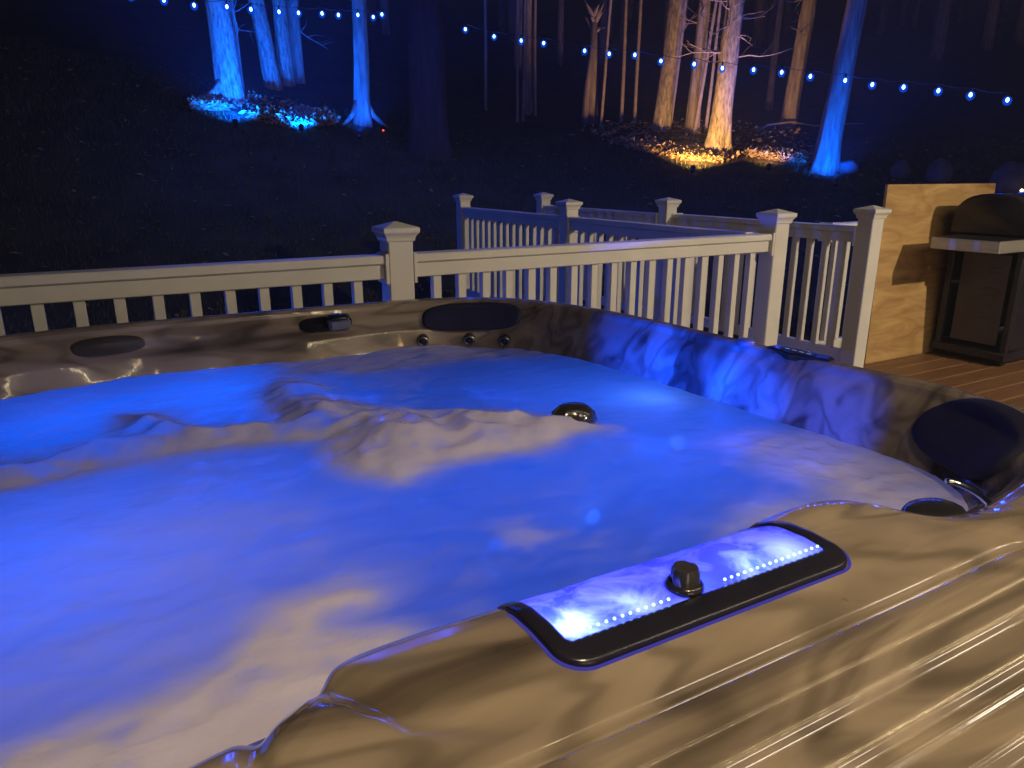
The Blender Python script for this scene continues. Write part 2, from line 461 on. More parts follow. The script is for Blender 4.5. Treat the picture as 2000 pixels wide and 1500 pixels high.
# lawn sheet
gx = np.concatenate([np.linspace(-70, -14, 20), np.linspace(-13, 26, 150), np.linspace(27, 90, 20)])
gy = np.concatenate([np.linspace(-20, 1.5, 10), np.linspace(2, 30, 130), np.linspace(31, 110, 26)])
GX, GY = np.meshgrid(gx, gy)
GZ = ground(GX, GY)
nx, ny = len(gx), len(gy)
idx = np.arange(nx * ny).reshape(ny, nx)
quads = np.stack([idx[:-1, :-1], idx[:-1, 1:], idx[1:, 1:], idx[1:, :-1]], -1).reshape(-1, 4)
lawn = make("lawn", np.stack([GX, GY, GZ], -1).reshape(-1, 3), quads, M['lawn'], smooth=True)
tagged(lawn, "dark lawn climbing from the deck up to the trees", kind="structure")

# ------------------------------------------------------------------ deck
deck = make("deck", *(lambda b: (b.v, b.f))(MB().box(-4.0, 7.5, -2.15, 3.22, -0.30, -0.03).box(2.95, 4.0, 3.22, 6.55, -0.30, -0.03)), M['deckwood'])
tagged(deck, "wooden deck around the hot tub with a walkway leading off", kind="structure")
brd = MB().box(-5.75, 5.75, -0.068, 0.068, -0.026, 0, 0.004).build("deck_board", M['deckwood'], None)
y = -2.08; first = True
while y < 3.2:
    if first:
        brd.location = (1.75, y, 0); brd.parent = deck; first = False
    else:
        share("deck_board", brd, (1.75, y, 0), deck)
    y += 0.1445
wb = MB().box(-0.52, 0.52, -0.068, 0.068, -0.026, 0, 0.004).build("walkway_board", M['deckwood'], None)
wb.parent = deck; wb.location = (3.475, 3.30, 0)
y = 3.30 + 0.1445
while y < 6.5:
    share("walkway_board", wb, (3.475, y, 0), deck); y += 0.1445

# ------------------------------------------------------------------ railings
RAIL_T = 0.914
def post_parts(parent, x, y, z0=-0.02, h=0.985):
    b = MB().box(x - 0.051, x + 0.051, y - 0.051, y + 0.051, z0, h, 0.004)
    p = b.build("post", M['vinyl'], parent)
    r = lambda k, z: [(x - k, y - k, z), (x + k, y - k, z), (x + k, y + k, z), (x - k, y + k, z)]
    c = MB().loft([r(0.0525, 0.965), r(0.057, 0.968), r(0.059, 0.980), r(0.064, 0.990), r(0.071, 0.998), r(0.073, 1.004),
                   r(0.073, 1.016), r(0.070, 1.019), r(0.004, 1.040)], True, True)
    c.build("post_cap", M['vinyl'], p)
    return p

def rail_span(parent, axis, c, s0, s1, pitch=0.1143, start=None, bottom=0.075):
    """top rail, bottom rail and pickets of one span; axis 'x' or 'y', c the fixed coordinate"""
    def bx(mb, a0, a1, w0, w1, z0, z1, ch=0.0):
        if axis == 'x': return mb.box(a0, a1, c + w0, c + w1, z0, z1, ch)
        return mb.box(c + w0, c + w1, a0, a1, z0, z1, ch)
    bx(MB(), s0, s1, -0.0445, 0.0445, RAIL_T - 0.034, RAIL_T, 0.005).build("rail_cap", M['vinyl'], parent)
    bx(MB(), s0, s1, -0.032, 0.032, RAIL_T - 0.092, RAIL_T - 0.0345, 0.003).build("top_rail", M['vinyl'], parent)
    bx(MB(), s0, s1, -0.022, 0.022, bottom, bottom + 0.07, 0.003).build("bottom_rail", M['vinyl'], parent)
    for e0, e1 in ((s0 - 0.001, s0 + 0.013), (s1 - 0.013, s1 + 0.001)):
        bx(MB(), e0, e1, -0.052, 0.052, RAIL_T - 0.112, RAIL_T + 0.006, 0.002).build("rail_bracket", M['vinyl'], parent)
    n = int(round((s1 - s0) / pitch)) - 1
    pt = (s1 - s0) / (n + 1)
    src = None
    for i in range(n):
        a = s0 + pt * (i + 1)
        loc = (a, c, 0) if axis == 'x' else (c, a, 0)
        if src is None:
            src = MB().box(-0.0175, 0.0175, -0.0175, 0.0175, bottom + 0.0702, RAIL_T - 0.0922, 0.0015).build("picket", M['vinyl'], None)
            src.parent = parent
            src.location = Vector(loc) - parent.location
        else:
            share("picket", src, Vector(loc) - parent.location, parent)

PX1, PX2, PX3 = 1.005, 3.125, 3.955
RB = 2.745
r1 = empty("deck_railing", (0.5, RB, 0), "long white railing right behind the hot tub, lit warm", "railing", "white deck railings")
post_parts(r1, PX1, RB); post_parts(r1, PX2, RB); post_parts(r1, -1.2, RB)
rail_span(r1, 'x', RB, PX1 + 0.052, PX2 - 0.052)
rail_span(r1, 'x', RB, -1.2 + 0.052, PX1 - 0.052)
rm = empty("deck_railing", (3.02, 4.5, 0), "white walkway railing on the tub side, running away from the deck", "railing", "white deck railings")
post_parts(rm, 3.02, 4.57); post_parts(rm, 3.02, 6.38)
rail_span(rm, 'y', 3.02, RB + 0.055, 4.57 - 0.052); rail_span(rm, 'y', 3.02, 4.57 + 0.052, 6.38 - 0.052)
rl = empty("deck_railing", (3.95, 4.5, 0), "white walkway railing on the far side, ending at the plywood sheet", "railing", "white deck railings")
post_parts(rl, PX3, 2.775); post_parts(rl, 3.90, 4.50); post_parts(rl, 3.86, 6.30)
rail_span(rl, 'y', 3.95, 2.775 + 0.052, 4.50 - 0.052, bottom=0.09); rail_span(rl, 'y', 3.88, 4.50 + 0.052, 6.30 - 0.052)
rr = empty("deck_railing", (5.4, 3.13, 0), "white railing mostly hidden behind the leaning plywood", "railing", "white deck railings")
post_parts(rr, 7.0, 3.13)
rail_span(rr, 'x', 3.13, 4.02, 6.94)

# ------------------------------------------------------------------ hot tub
TC = np.array([0.38, 1.23])
def closed_curve(pts, n=40):
    P = np.array(pts, float); m = len(P); out = []
    for i in range(m):
        p0, p1, p2, p3 = P[i - 1], P[i], P[(i + 1) % m], P[(i + 2) % m]
        for k in range(n):
            t = k / n
            out.append(0.5 * ((2 * p1) + (-p0 + p2) * t + (2 * p0 - 5 * p1 + 4 * p2 - p3) * t * t + (-p0 + 3 * p1 - 3 * p2 + p3) * t ** 3))
    return np.array(out)
LIP = [(-.45, .62), (-.2, .52), (-.07, .482), (.03, .495), (.078, .508), (.105, .528), (.135, .552), (.2, .560), (.35, .560), (.6, .564), (.70, .568), (.76, .560),
       (.80, .525), (.845, .49), (.92, .462), (1.02, .468), (1.12, .488), (1.24, .53), (1.325, .62), (1.365, .78), (1.345, 1.0), (1.325, 1.3), (1.30, 1.6),
       (1.245, 1.83), (1.14, 2.03), (1.0, 2.13), (.85, 2.185), (.7, 2.205), (.5, 2.215), (.2, 2.22), (-.1, 2.21), (-.35, 2.15), (-.52, 2.0), (-.58, 1.7), (-.6, 1.2), (-.57, .85)]
OUT = [(-.68, .6), (-.6, .33), (-.4, .2), (-.1, .172), (.4, .168), (.9, .17), (1.2, .19), (1.38, .29), (1.45, .5), (1.445, .75), (1.42, .9), (1.40, 1.1), (1.385, 1.4),
       (1.37, 1.6), (1.335, 1.83), (1.285, 2.0), (1.2, 2.14), (1.08, 2.235), (.9, 2.275), (.6, 2.285), (.2, 2.29), (-.1, 2.285), (-.4, 2.22), (-.6, 2.05), (-.68, 1.7), (-.7, 1.2)]
def polar(pts):
    c = closed_curve(pts) - TC
    th = np.arctan2(c[:, 1], c[:, 0]); r = np.hypot(c[:, 0], c[:, 1])
    o = np.argsort(th); th, r = th[o], r[o]
    return np.concatenate([th - 2 * np.pi, th, th + 2 * np.pi]), np.concatenate([r, r, r])
_lt, _lr = polar(LIP); _ot, _or = polar(OUT)
def r_lip(th): return np.interp(th, _lt, _lr)
def r_out(th): return np.interp(th, _ot, _or)

WATER_Z = 0.685
def wall_bump(th, x, y):
    """shallow pockets and lobes moulded in the inner wall (metres outward)"""
    far = sstep(1.7, 2.0, y)
    b = 0.014 * np.sin(x * 7.5 + 0.6) * far * sstep(1.1, .8, x)
    b = b + 0.004 * np.sin(x * 19 + 1.0) * far * sstep(1.1, .8, x)
    return b

def wall_inset(z):
    """inset of the inner wall from the lip, by height"""
    return np.interp(z, [0.10, 0.25, 0.45, 0.60, 0.68, 0.74, 0.78, 0.80], [0.50, 0.42, 0.22, 0.115, 0.082, 0.050, 0.022, 0.0])

def wall_point(th, z, off=0.0):
    """point on the inner wall; off moves it towards the water"""
    r0 = r_lip(th)
    x = TC[0] + r0 * np.cos(th); y = TC[1] + r0 * np.sin(th)
    r = r0 - wall_inset(z) - off + wall_bump(th, x, y) * sstep(0.80, 0.75, z)
    return TC[0] + r * np.cos(th), TC[1] + r * np.sin(th)

def poly_dist(x, y, pts):
    d = np.full(np.shape(x), 9.0)
    for (ax, ay), (bx, by) in zip(pts[:-1], pts[1:]):
        vx, vy = bx - ax, by - ay
        t = np.clip(((x - ax) * vx + (y - ay) * vy) / (vx * vx + vy * vy), 0, 1)
        d = np.minimum(d, np.hypot(x - ax - t * vx, y - ay - t * vy))
    return d

WF = (0.287, 0.657, 0.420, 0.560)      # waterfall bezel footprint
def rim_z(x, y, t):
    """height of the rim top; t = 0 at the lip, 1 at the outer edge"""
    x = np.asarray(x, float); y = np.asarray(y, float); t = np.asarray(t, float)
    near = sstep(0.80, 0.56, y)
    side = np.interp(t, [0, .08, .2, .45, .8, .93, 1.0], [.800, .812, .819, .821, .813, .800, .770])
    nr = np.interp(t, [0, .03, .07, .12, .19, .27, .36, .46, .50, .54, .60, .75, .88, .94, .975, 1.0],
                   [.796, .811, .8185, .8225, .825, .8245, .820, .8135, .8115, .8125, .8125, .808, .804, .799, .785, .765])
    nr = nr - 0.010 * np.exp(-((t - 0.497) / 0.011) ** 2)
    for tk, dp in ((.575, .0028), (.600, .0030), (.675, .0050), (.765, .0050), (.80, .003), (.885, .005)):
        nr = nr - dp * sstep(tk - .009, tk + .009, t)
        nr = nr + dp * 0.9 * np.clip((t - tk + .07) / .07, 0, 1) * (t < tk) * sstep(tk - .011, tk - .02, t) * .6
    g1 = poly_dist(x, y, [(.092, .54), (.12, .495), (.16, .44), (.23, .39)])
    g2 = poly_dist(x, y, [(.056, .51), (.044, .46), (.042, .40), (.06, .34)])
    nr = nr - 0.009 * np.exp(-(g1 / 0.016) ** 2) * sstep(.37, .44, y) - 0.010 * np.exp(-(g2 / 0.010) ** 2)
    bump = 0.006 * np.exp(-(((x - .73) / .05) ** 2 + ((y - .53) / .035) ** 2))
    low = 0.012 * np.exp(-(((x - .88) / .09) ** 2 + ((y - .46) / .05) ** 2))
    nr = nr + bump - low
    rdg = -0.004 * sstep(.5, .56, t) - 0.004 * sstep(.68, .74, t)
    return side * (1 - near) + nr * near + rdg * (1 - near)

tub = empty("hot_tub", (0.38, 1.23, 0), "big square hot tub of marbled brown acrylic full of blue-lit water", "hot tub")

th_list = []
th0 = -math.pi
while th0 < math.pi - 1e-6:
    th_list.append(th0)
    near = -2.6 < th0 < -0.35
    th0 += 0.0032 if near else 0.0065
TH = np.array(th_list); NS = len(TH)
rows = []
rl_, ro_ = r_lip(TH), r_out(TH)
ox, oy = TC[0] + ro_ * np.cos(TH), TC[1] + ro_ * np.sin(TH)
edge_z = rim_z(ox, oy, np.ones(NS))
def ring(r, z): return np.stack([TC[0] + r * np.cos(TH), TC[1] + r * np.sin(TH), z if hasattr(z, '__len__') else np.full(NS, z)], -1)
rows.append(ring(ro_ - 0.030, 0.68)); rows.append(ring(ro_ - 0.004, 0.695)); rows.append(ring(ro_ + 0.004, 0.72)); rows.append(ring(ro_ + 0.004, edge_z - 0.02))
tt = np.concatenate([np.linspace(1, .48, 110), np.linspace(.475, 0, 60)])
for t in tt:
    r = rl_ + (ro_ - rl_) * t
    x = TC[0] + r * np.cos(TH); y_ = TC[1] + r * np.sin(TH)
    z = rim_z(x, y_, np.full(NS, t))
    inside = (x > WF[0] + .012) & (x < WF[1] - .012) & (y_ > WF[2] + .014) & (y_ < .70)
    z = np.where(inside, z - 0.030, z)
    rows.append(np.stack([x, y_, z], -1))
lipz = rows[-1][:, 2]
for k, z in enumerate(list(np.linspace(0.795, 0.60, 26)) + [0.52, 0.45, 0.35, 0.25, 0.15, 0.10]):
    zz = np.minimum(z, lipz - 0.004 * (k + 1)) if z > 0.66 else np.full(NS, z)
    x, y_ = wall_point(TH, zz, 0.0)
    rows.append(np.stack([x, y_, zz], -1))
rows.append(ring(rl_ * 0.2, 0.08))
V = np.concatenate(rows)
NR = len(rows)
F = []
jj = np.arange(NS); kk = (jj + 1) % NS
for i in range(NR - 1):
    F.append(np.stack([i * NS + jj, i * NS + kk, (i + 1) * NS + kk, (i + 1) * NS + jj], -1))
F = np.concatenate(F).tolist()
F.append([(NR - 1) * NS + j for j in range(NS)])
shell = make("shell", V, F, M['shell'], tub, smooth=True)

# cabinet skirt: vertical panels under the rim
def skirt_panel(ta, tb):
    ths = np.linspace(ta, tb, 8)
    vo = []; n = len(ths)
    for z in (0.02, 0.70):
        for off in (0.045, 0.070):
            for t_ in ths:
                r = float(r_out(t_)) - off
                vo.append((TC[0] + r * math.cos(t_), TC[1] + r * math.sin(t_), z))
    f = []
    A, B, C_, D = 0, n, 2 * n, 3 * n
    for i in range(n - 1):
        f += [(A + i, A + i + 1, C_ + i + 1, C_ + i), (B + i + 1, B + i, D + i, D + i + 1), (C_ + i, C_ + i + 1, D + i + 1, D + i), (A + i + 1, A + i, B + i, B + i + 1)]
    f += [(A, C_, D, B), (A + n - 1, B + n - 1, D + n - 1, C_ + n - 1)]
    make("skirt_panel", vo, f, M['skirt'], tub)
for k in range(36):
    a0 = 2 * math.pi * k / 36
    skirt_panel(a0 + 0.004, a0 + 2 * math.pi / 36 - 0.004)

# pads that follow the inner wall
def wall_pad(name, th_c, th_w, z_c, z_h, thick, mat, power=3.0, proud=0.004, skew=0.0, dish=0.0, parent=None):
    n, m = 40, 20
    vs = []; fs = []
    for j in range(m + 1):
        rr_ = j / m
        for i in range(n):
            a = 2 * math.pi * i / n
            c, s = math.cos(a), math.sin(a)
            k = (abs(c) ** power + abs(s) ** power) ** (-1.0 / power)
            u, v = rr_ * k * c, rr_ * k * s
            z = z_c + v * z_h + skew * u
            off = proud + thick * (1 - rr_ ** 4) ** 0.5 - dish * (1 - rr_ ** 2)
            if rr_ > 0.999: off = -0.012
            x, y_ = wall_point(th_c + u * th_w, z, off)
            vs.append((float(x), float(y_), z))
    for j in range(m):
        for i in range(n):
            k = (i + 1) % n
            fs.append((j * n + i, (j + 1) * n + i, (j + 1) * n + k, j * n + k))
    return make(name, vs, fs, mat, parent or tub, smooth=True)
def th_of(x, y): return math.atan2(y - TC[1], x - TC[0])

p = wall_pad("headrest_pillow", th_of(1.02, 2.10), 0.155, 0.772, 0.040, 0.016, M['pillow'], 3.2, dish=0.004, skew=-0.004)
p["label"] = "dark headrest pillow set in the far corner"
p = wall_pad("headrest_pillow", th_of(1.29, 0.66), 0.112, 0.770, 0.060, 0.024, M['pillow'], 2.3)
p["label"] = "large navy headrest pillow in the near right corner"
p = wall_pad("headrest_pillow", th_of(-.02, 2.18), 0.085, 0.772, 0.024, 0.006, M['recess_shade'], 2.6, dish=0.006)  # dark pad painting the shadow of a shallow wall recess
p["label"] = "dark pad painted for the shadowed recess in the far left wall"
p = wall_pad("diverter_pocket", th_of(.56, 2.18), 0.085, 0.776, 0.020, 0.004, M['bezel'], 3.0)
x_, y_ = wall_point(th_of(.60, 2.18), 0.778, 0.012)
dk = MB().box(x_ - 0.034, x_ + 0.034, y_ - 0.022, y_ + 0.022, 0.756, 0.792, 0.007).build("diverter_box", M['greyplastic'], tub)
MB().lathe([(0.034, 0), (0.034, 0.006), (0.030, 0.012), (0.012, 0.015)], (x_, y_, 0.792), 24).build("diverter_cap", M['gloss_black'], dk, True)

# chrome jets under the far pillow
def jet(u, v, z):
    d = ray_dir(u, v); s = (z - CAM_H) / d[2]
    t_ = th_of(d[0] * s, d[1] * s)
    x, y_ = wall_point(t_, z, 0.006)
    n = Vector((-math.cos(t_), -math.sin(t_), -0.35)).normalized()
    q = n.to_track_quat('Z', 'Y').to_matrix().to_4x4()
    o = MB().lathe([(0.018, -0.012), (0.020, 0.004), (0.017, 0.011), (0.013, 0.012), (0.011, 0.005)], (0, 0, 0), 24, True, True)
    from mathutils import Matrix
    mt = Matrix.Translation((float(x), float(y_), z)) @ q
    vs = [tuple(mt @ Vector(p_)) for p_ in o.v]
    j = make("jet", vs, o.f, M['jet'], tub, True)
    o2 = MB().lathe([(0.0105, 0.002), (0.009, 0.010), (0.005, 0.013)], (0, 0, 0), 16)
    make("jet_nozzle", [tuple(mt @ Vector(p_)) for p_ in o2.v], o2.f, M['gloss_black'], j, True)
for u, v in ((832, 652), (926, 652), (996, 656)):
    jet(u, v, 0.706)
# underwater lamps: lens on the seat, blue light rising through the water
def tub_lamp(x, y, z, power, rad=0.06, col=(0.005, 0.105, 1.0)):
    ln = MB().lathe([(0.05, 0), (0.05, 0.01), (0.035, 0.02), (0.01, 0.024)], (x, y, z - 0.05), 20).build("underwater_lamp", M['lens_blue'], tub, True)
    lamp("underwater_lamp_light", 'POINT', (x, y, z), col, power, ln, rad)
tub_lamp(-0.15, 1.15, 0.30, 11.0)
tub_lamp(0.22, 1.90, 0.42, 4.0)
tub_lamp(-0.15, 1.85, 0.42, 3.0)
tub_lamp(1.02, 1.42, 0.36, 7.0)
tub_lamp(0.93, 0.98, 0.32, 4.0)
tub_lamp(1.14, 1.33, 0.60, 0.35, 0.02, (0.10, 0.28, 1.0))
tub_lamp(0.0, 0.75, 0.32, 3.0)
tub_lamp(0.50, 1.05, 0.25, 3.0)


# waterfall: bezel, water sheet, LED beads, knob
def wf_z(x, y):
    y = np.asarray(y, float)
    return np.interp(y, [.36, .39, .42, .45, .48, .51, .53, .545, .555, .565, .575], [.8115, .816, .8205, .8245, .8255, .823, .817, .809, .800, .786, .765])
def frame_patch(x0, x1, y0, y1, ix0, ix1, iy0, iy1, lift, thick, rc=0.03, ric=0.006):
    """rounded frame draped over the rim: rings from the outer edge to the opening"""
    def rr(xa, xb, ya, yb, r, n=10, m=26):
        pts = []
        for cx, cy, a0 in ((xb - r, yb - r, 0), (xa + r, yb - r, 90), (xa + r, ya + r, 180), (xb - r, ya + r, 270)):
            for k in range(n + 1):
                a = math.radians(a0 + 90 * k / n)
                pts.append((cx + r * math.cos(a), cy + r * math.sin(a)))
            nxt = {0: (xa + r, yb), 90: (xa, ya + r), 180: (xb - r, ya), 270: (xb, yb - r)}[a0]
            p0 = pts[-1]
            for k in range(1, m):
                pts.append((p0[0] + (nxt[0] - p0[0]) * k / m, p0[1] + (nxt[1] - p0[1]) * k / m))
        return np.array(pts)
    O = rr(x0, x1, y0, y1, rc); I = rr(ix0, ix1, iy0, iy1, ric)
    rings = []
    for k, h in ((0.0, -0.004), (0.0, thick * .5), (0.03, thick * .8), (0.10, thick), (0.25, thick * 1.12), (0.5, thick * 1.18), (0.8, thick * 1.1), (0.93, thick), (1.0, thick * .7), (1.0, -0.010)):
        P = O + (I - O) * k
        z = wf_z(P[:, 0], P[:, 1]) + lift + h
        rings.append([(float(a), float(b), float(c)) for a, b, c in zip(P[:, 0], P[:, 1], z)])
    return MB().loft(rings)
bez = frame_patch(WF[0], WF[1], WF[2], .578, .306, .638, .449, .574, 0.0, 0.0058).build("waterfall_bezel", M['bezel'], tub, True)
# glowing tube painting the light reflected in the shell round the bezel
g = []
ga, gb_, gc, gr_ = WF[0] - .002, WF[1] + .002, WF[2] - .0025, .031
gp = [(ga, .52 - (.52 - gc - gr_) * k / 10) for k in range(10)]
gp += [(ga + gr_ - gr_ * math.cos(a), gc + gr_ - gr_ * math.sin(a)) for a in np.linspace(0, math.pi / 2, 10)]
gp += [(ga + gr_ + (gb_ - ga - 2 * gr_) * k / 30, gc) for k in range(1, 30)]
gp += [(gb_ - gr_ + gr_ * math.sin(a), gc + gr_ - gr_ * math.cos(a)) for a in np.linspace(0, math.pi / 2, 10)]
gp += [(gb_, gc + gr_ + (.52 - gc - gr_) * k / 10) for k in range(1, 8)]
for x, y_ in gp:
    g.append((x, y_, float(wf_z(x, y_)) + 0.0008))
glow_line = MB().tube(g, 0.0015, 6).build("bezel_glow_line", M['glow_line'], bez, True)
nx_, ny_ = 60, 24
sx = np.linspace(.304, .640, nx_); sy = np.linspace(.449, .580, ny_)
SX, SY = np.meshgrid(sx, sy)
SZ = wf_z(SX, SY) + 0.0035 + 0.0035 * fbm(SX * 30, SY * 45, 3, 3)
si = np.arange(nx_ * ny_).reshape(ny_, nx_)
sq = np.stack([si[:-1, :-1], si[:-1, 1:], si[1:, 1:], si[1:, :-1]], -1).reshape(-1, 4)
sheet = make("waterfall_sheet", np.stack([SX, SY, SZ], -1).reshape(-1, 3), sq, M['sheet'], bez, True)
bead = None
for k in range(36):
    x = .314 + (.632 - .314) * k / 35
    if .425 < x < .487: continue
    yb = .4545
    loc = (x, yb, float(wf_z(x, yb)) + 0.0065)
    if bead is None:
        bead = MB().lathe([(0.0006, -0.0014), (0.0013, -0.0008), (0.0016, 0), (0.0013, 0.0008), (0.0006, 0.0014)], (0, 0, 0), 10).build("led_bead", M['led'], None, True)
        bead.parent = bez; bead.location = Vector(loc) - tub.location
    else:
        share("led_bead", bead, Vector(loc) - tub.location, bez)
for x, pw in ((.325, .16), (.39, .05), (.47, .045), (.545, .08), (.60, .05)):
    lamp("led_strip_light", 'POINT', (x, .468, float(wf_z(x, .468)) - 0.018), (0.045, 0.065, 1.0), pw * 6.5, bez, 0.006)
for ax_, ay_, bp_, bs_ in ((1.33, 1.20, 420, 16), (1.31, 1.36, 480, 16), (1.28, 1.54, 440, 16), (1.34, .97, 110, 20)):
    lamp("waterfall_beam", 'SPOT', (.56, .632, .752), (0.0, 0.05, 1.0), bp_, bez, .012, bs_, (ax_, ay_, .728), 1.0)
# knob of the waterfall
kx, ky = .454, .467
kz = float(wf_z(kx, ky)) + 0.006
kb = MB().lathe([(0.019, -0.004), (0.019, 0.001), (0.017, 0.004), (0.013, 0.005)], (kx, ky, kz), 28).build("waterfall_knob", M['gloss_black'], tub, True)
def scallop(r, z, sx_=1.0):
    pts = []
    for j in range(36):
        a = 2 * math.pi * j / 36
        rr_ = r * (1 - 0.16 * max(0, math.cos(3 * a)) ** 2)
        pts.append((kx + rr_ * math.cos(a + .5), ky + rr_ * math.sin(a + .5), kz + z))
    return pts
autosmooth(MB().loft([scallop(.0150, .004), scallop(.0142, .016), scallop(.0122, .0195)], True, True).build("knob_grip", M['knob'], kb), 40)

# faceted knob standing in the water
kx, ky, kz = 0.862, 1.270, 0.672
def fac(r, z, n=9, sq=0.82, ph=0.3):
    return [(kx + r * math.cos(2 * math.pi * j / n + ph), ky + r * sq * math.sin(2 * math.pi * j / n + ph), kz + z) for j in range(n)]
wk = MB().loft([fac(.056, -.03), fac(.058, .018), fac(.052, .036), fac(.034, .052), fac(.016, .056)], True, True).build("filter_knob", M['knob'], tub)
autosmooth(wk, 28)
wk["label"] = "dark faceted cap poking out of the foam"
# small black diverter on the near right lobe, and the curved blue-reflecting trim beside it
kx, ky, kz = 0.885, 0.475, 0.796
def fac2(r, z, n=14):
    return [(kx + r * 1.0 * math.cos(2 * math.pi * j / n), ky + r * .75 * math.sin(2 * math.pi * j / n), kz + z) for j in range(n)]
dv = MB().loft([fac2(.046, 0), fac2(.046, .006), fac2(.041, .011), fac2(.028, .016), fac2(.012, .017)], True, True).build("diverter_knob", M['gloss_black'], tub)
autosmooth(dv, 30)
dv["label"] = "black diverter knob on the near rim by the pillow"
arc = [(0.945 + 0.022 * math.cos(a), 0.470 + 0.034 * math.sin(a), 0.808 + 0.012 * math.sin(a * 1.0 + .4)) for a in np.linspace(-0.9, 1.3, 14)]
MB().tube(arc, 0.0045, 8).build("trim_ring", M['chrome'], tub, True)
# control panel on the far right of the rim
cp = []
for (x, y_) in ((1.362, 1.01), (1.392, 1.02), (1.384, 1.17), (1.350, 1.175), (1.338, 1.10)):
    cp.append((x, y_))
b = MB()
b.loft([[(x, y_, .808) for x, y_ in cp], [(x, y_, .8215) for x, y_ in cp], [(1.36 + (x - 1.36) * .9, 1.1 + (y_ - 1.1) * .93, .8255) for x, y_ in cp]], True, True)
ctl = b.build("control_panel", M['gloss_black'], tub)
MB().box(1.352, 1.374, 1.05, 1.14, .8262, .8272).build("panel_screen", mat_emit("dim_panel_screen", (0.05, 0.12, 0.6), 0.12), ctl)
for k in range(4):
    MB().box(1.359, 1.362, 1.058 + k * .02, 1.070 + k * .02, .8273, .8277).build("panel_button", mat_emit("panel_button_light_%d" % k, (0.9, 0.35, 0.3) if k == 2 else (0.6, 0.65, 0.8), 0.5), ctl)
MB().lathe([(0.022, 0), (0.022, .012), (.017, .018), (.006, .02)], (1.345, 1.235, .812), 20).build("air_valve", M['greyplastic'], tub, True)

# ------------------------------------------------------------------ tub water
gn = 300
xs = np.linspace(-0.72, 1.46, gn); ys = np.linspace(0.3, 2.32, gn)
WX, WY = np.meshgrid(xs, ys)
def inside_poly(x, y, pts):
    inn = np.zeros(np.shape(x), bool)
    n = len(pts)
    for i in range(n):
        x0, y0 = pts[i]; x1, y1 = pts[(i + 1) % n]
        c = ((y0 > y) != (y1 > y)) & (x < (x1 - x0) * (y - y0) / ((y1 - y0) if y1 != y0 else 1e-9) + x0)
        inn ^= c
    return inn
def sdist(x, y, pts):
    d = poly_dist(x, y, list(pts) + [pts[0]])
    return np.where(inside_poly(x, y, pts), d, -d)
wob = 0.09 * fbm(WX * 6, WY * 6, 21, 5)
wob2 = 0.08 * fbm(WX * 6 + 50, WY * 6, 33, 5)
FX, FY = WX + wob, WY + wob2
ridge = [(-.23, 1.60), (-.14, 1.59), (-.03, 1.65), (0.0, 1.80), (.08, 1.77), (.14, 1.61), (.30, 1.56), (.31, 1.80), (.36, 1.95), (.42, 1.95), (.46, 1.73), (.52, 1.56), (.60, 1.50),
         (.74, 1.43), (.84, 1.31), (.90, 1.20), (.74, 1.17), (.62, 1.19), (.51, 1.20), (.38, 1.16), (.33, 1.25), (.36, 1.42), (.17, 1.50), (.06, 1.50), (-.10, 1.50), (-.3, 1.47)]
nearl = [(-.5, .62), (-.3, .66), (-.10, .71), (-.02, .72), (.05, .73), (.09, .81), (.14, .85), (.23, .86), (.26, .83), (.18, .81), (.17, .77), (.25, .71), (.3, .56), (.15, .45), (0, .40), (-.5, .5)]
right = [(1.03, 1.04), (1.14, 1.02), (1.34, .95), (1.34, .55), (1.14, .5), (.9, .52), (.78, .62), (.80, .74), (.86, .77), (1.03, .77), (1.03, .90)]
back = [(.36, 2.3), (.9, 2.3), (1.25, 1.9), (1.13, 1.80), (.88, 1.86), (.56, 1.86), (.38, 1.92)]
edge_ = 0
def soft(pts, a, b): return sstep(-a, b, sdist(FX, FY, pts))
f_r = soft(ridge, .07, .05); f_n = soft(nearl, .08, .07); f_g = soft(right, .08, .10); f_b = soft(back, .05, .08)
wisps = np.clip(fbm(WX * 6 + 3, WY * 10 + 8, 44, 5) * 4.0 - 0.55, 0, 1) * sstep(.25, .5, WX) * sstep(1.2, .9, WY) * sstep(.55, .7, WY) * .55
left_milk = 0.36 * sstep(.5, .0, WX) * sstep(1.65, 1.45, WY)
foam = np.clip(np.maximum.reduce([f_r * 1.0, f_n * .95, f_g * .62, f_b * .62, wisps]) + left_milk + 0.10, 0, 1)
foam = np.clip(foam + 0.25 * fbm(WX * 5, WY * 8, 61, 4) * (foam > .05), 0.02, 1)
lump = fbm(WX * 6.5, WY * 9, 71, 2) + .12 * fbm(WX * 30, WY * 30, 72, 2)
WZ = WATER_Z + 0.010 * fbm(WX * 3, WY * 5, 81, 4) + 0.006 * fbm(WX * 12, WY * 16, 91, 3)
hr = sstep(-.01, .10, sdist(FX, FY, ridge)) * (1 - .6 * sstep(1.7, 1.9, WY))
puff = 0.5 - np.abs(fbm(WX * 7 + 4, WY * 8 + 2, 78, 2)) * 1.9
puff2 = 0.5 - np.abs(fbm(WX * 19 + 4, WY * 21 + 2, 79, 3)) * 1.9
WZ = WZ + hr * (0.014 + 0.044 * puff + 0.006 * puff2 + 0.02 * lump) + f_r * (0.006 + .003 * puff2) + f_n * (0.012 * puff + .004 * puff2) + f_b * 0.014 * fbm(WX * 8, WY * 18, 7, 3) + f_g * .006 * puff2
foam = np.clip(foam - np.clip(0.16 - puff2 * .5, 0, .3) * (f_r + f_n) * 1.1 - .5 * f_r * sstep(.06, .22, fbm(WX * 5 + 31, WY * 12 + 7, 83, 4)), 0.02, 1)
TT = np.arctan2(WY - TC[1], WX - TC[0]); RR = np.hypot(WX - TC[0], WY - TC[1])
keep = RR < r_lip(TT) - 0.060
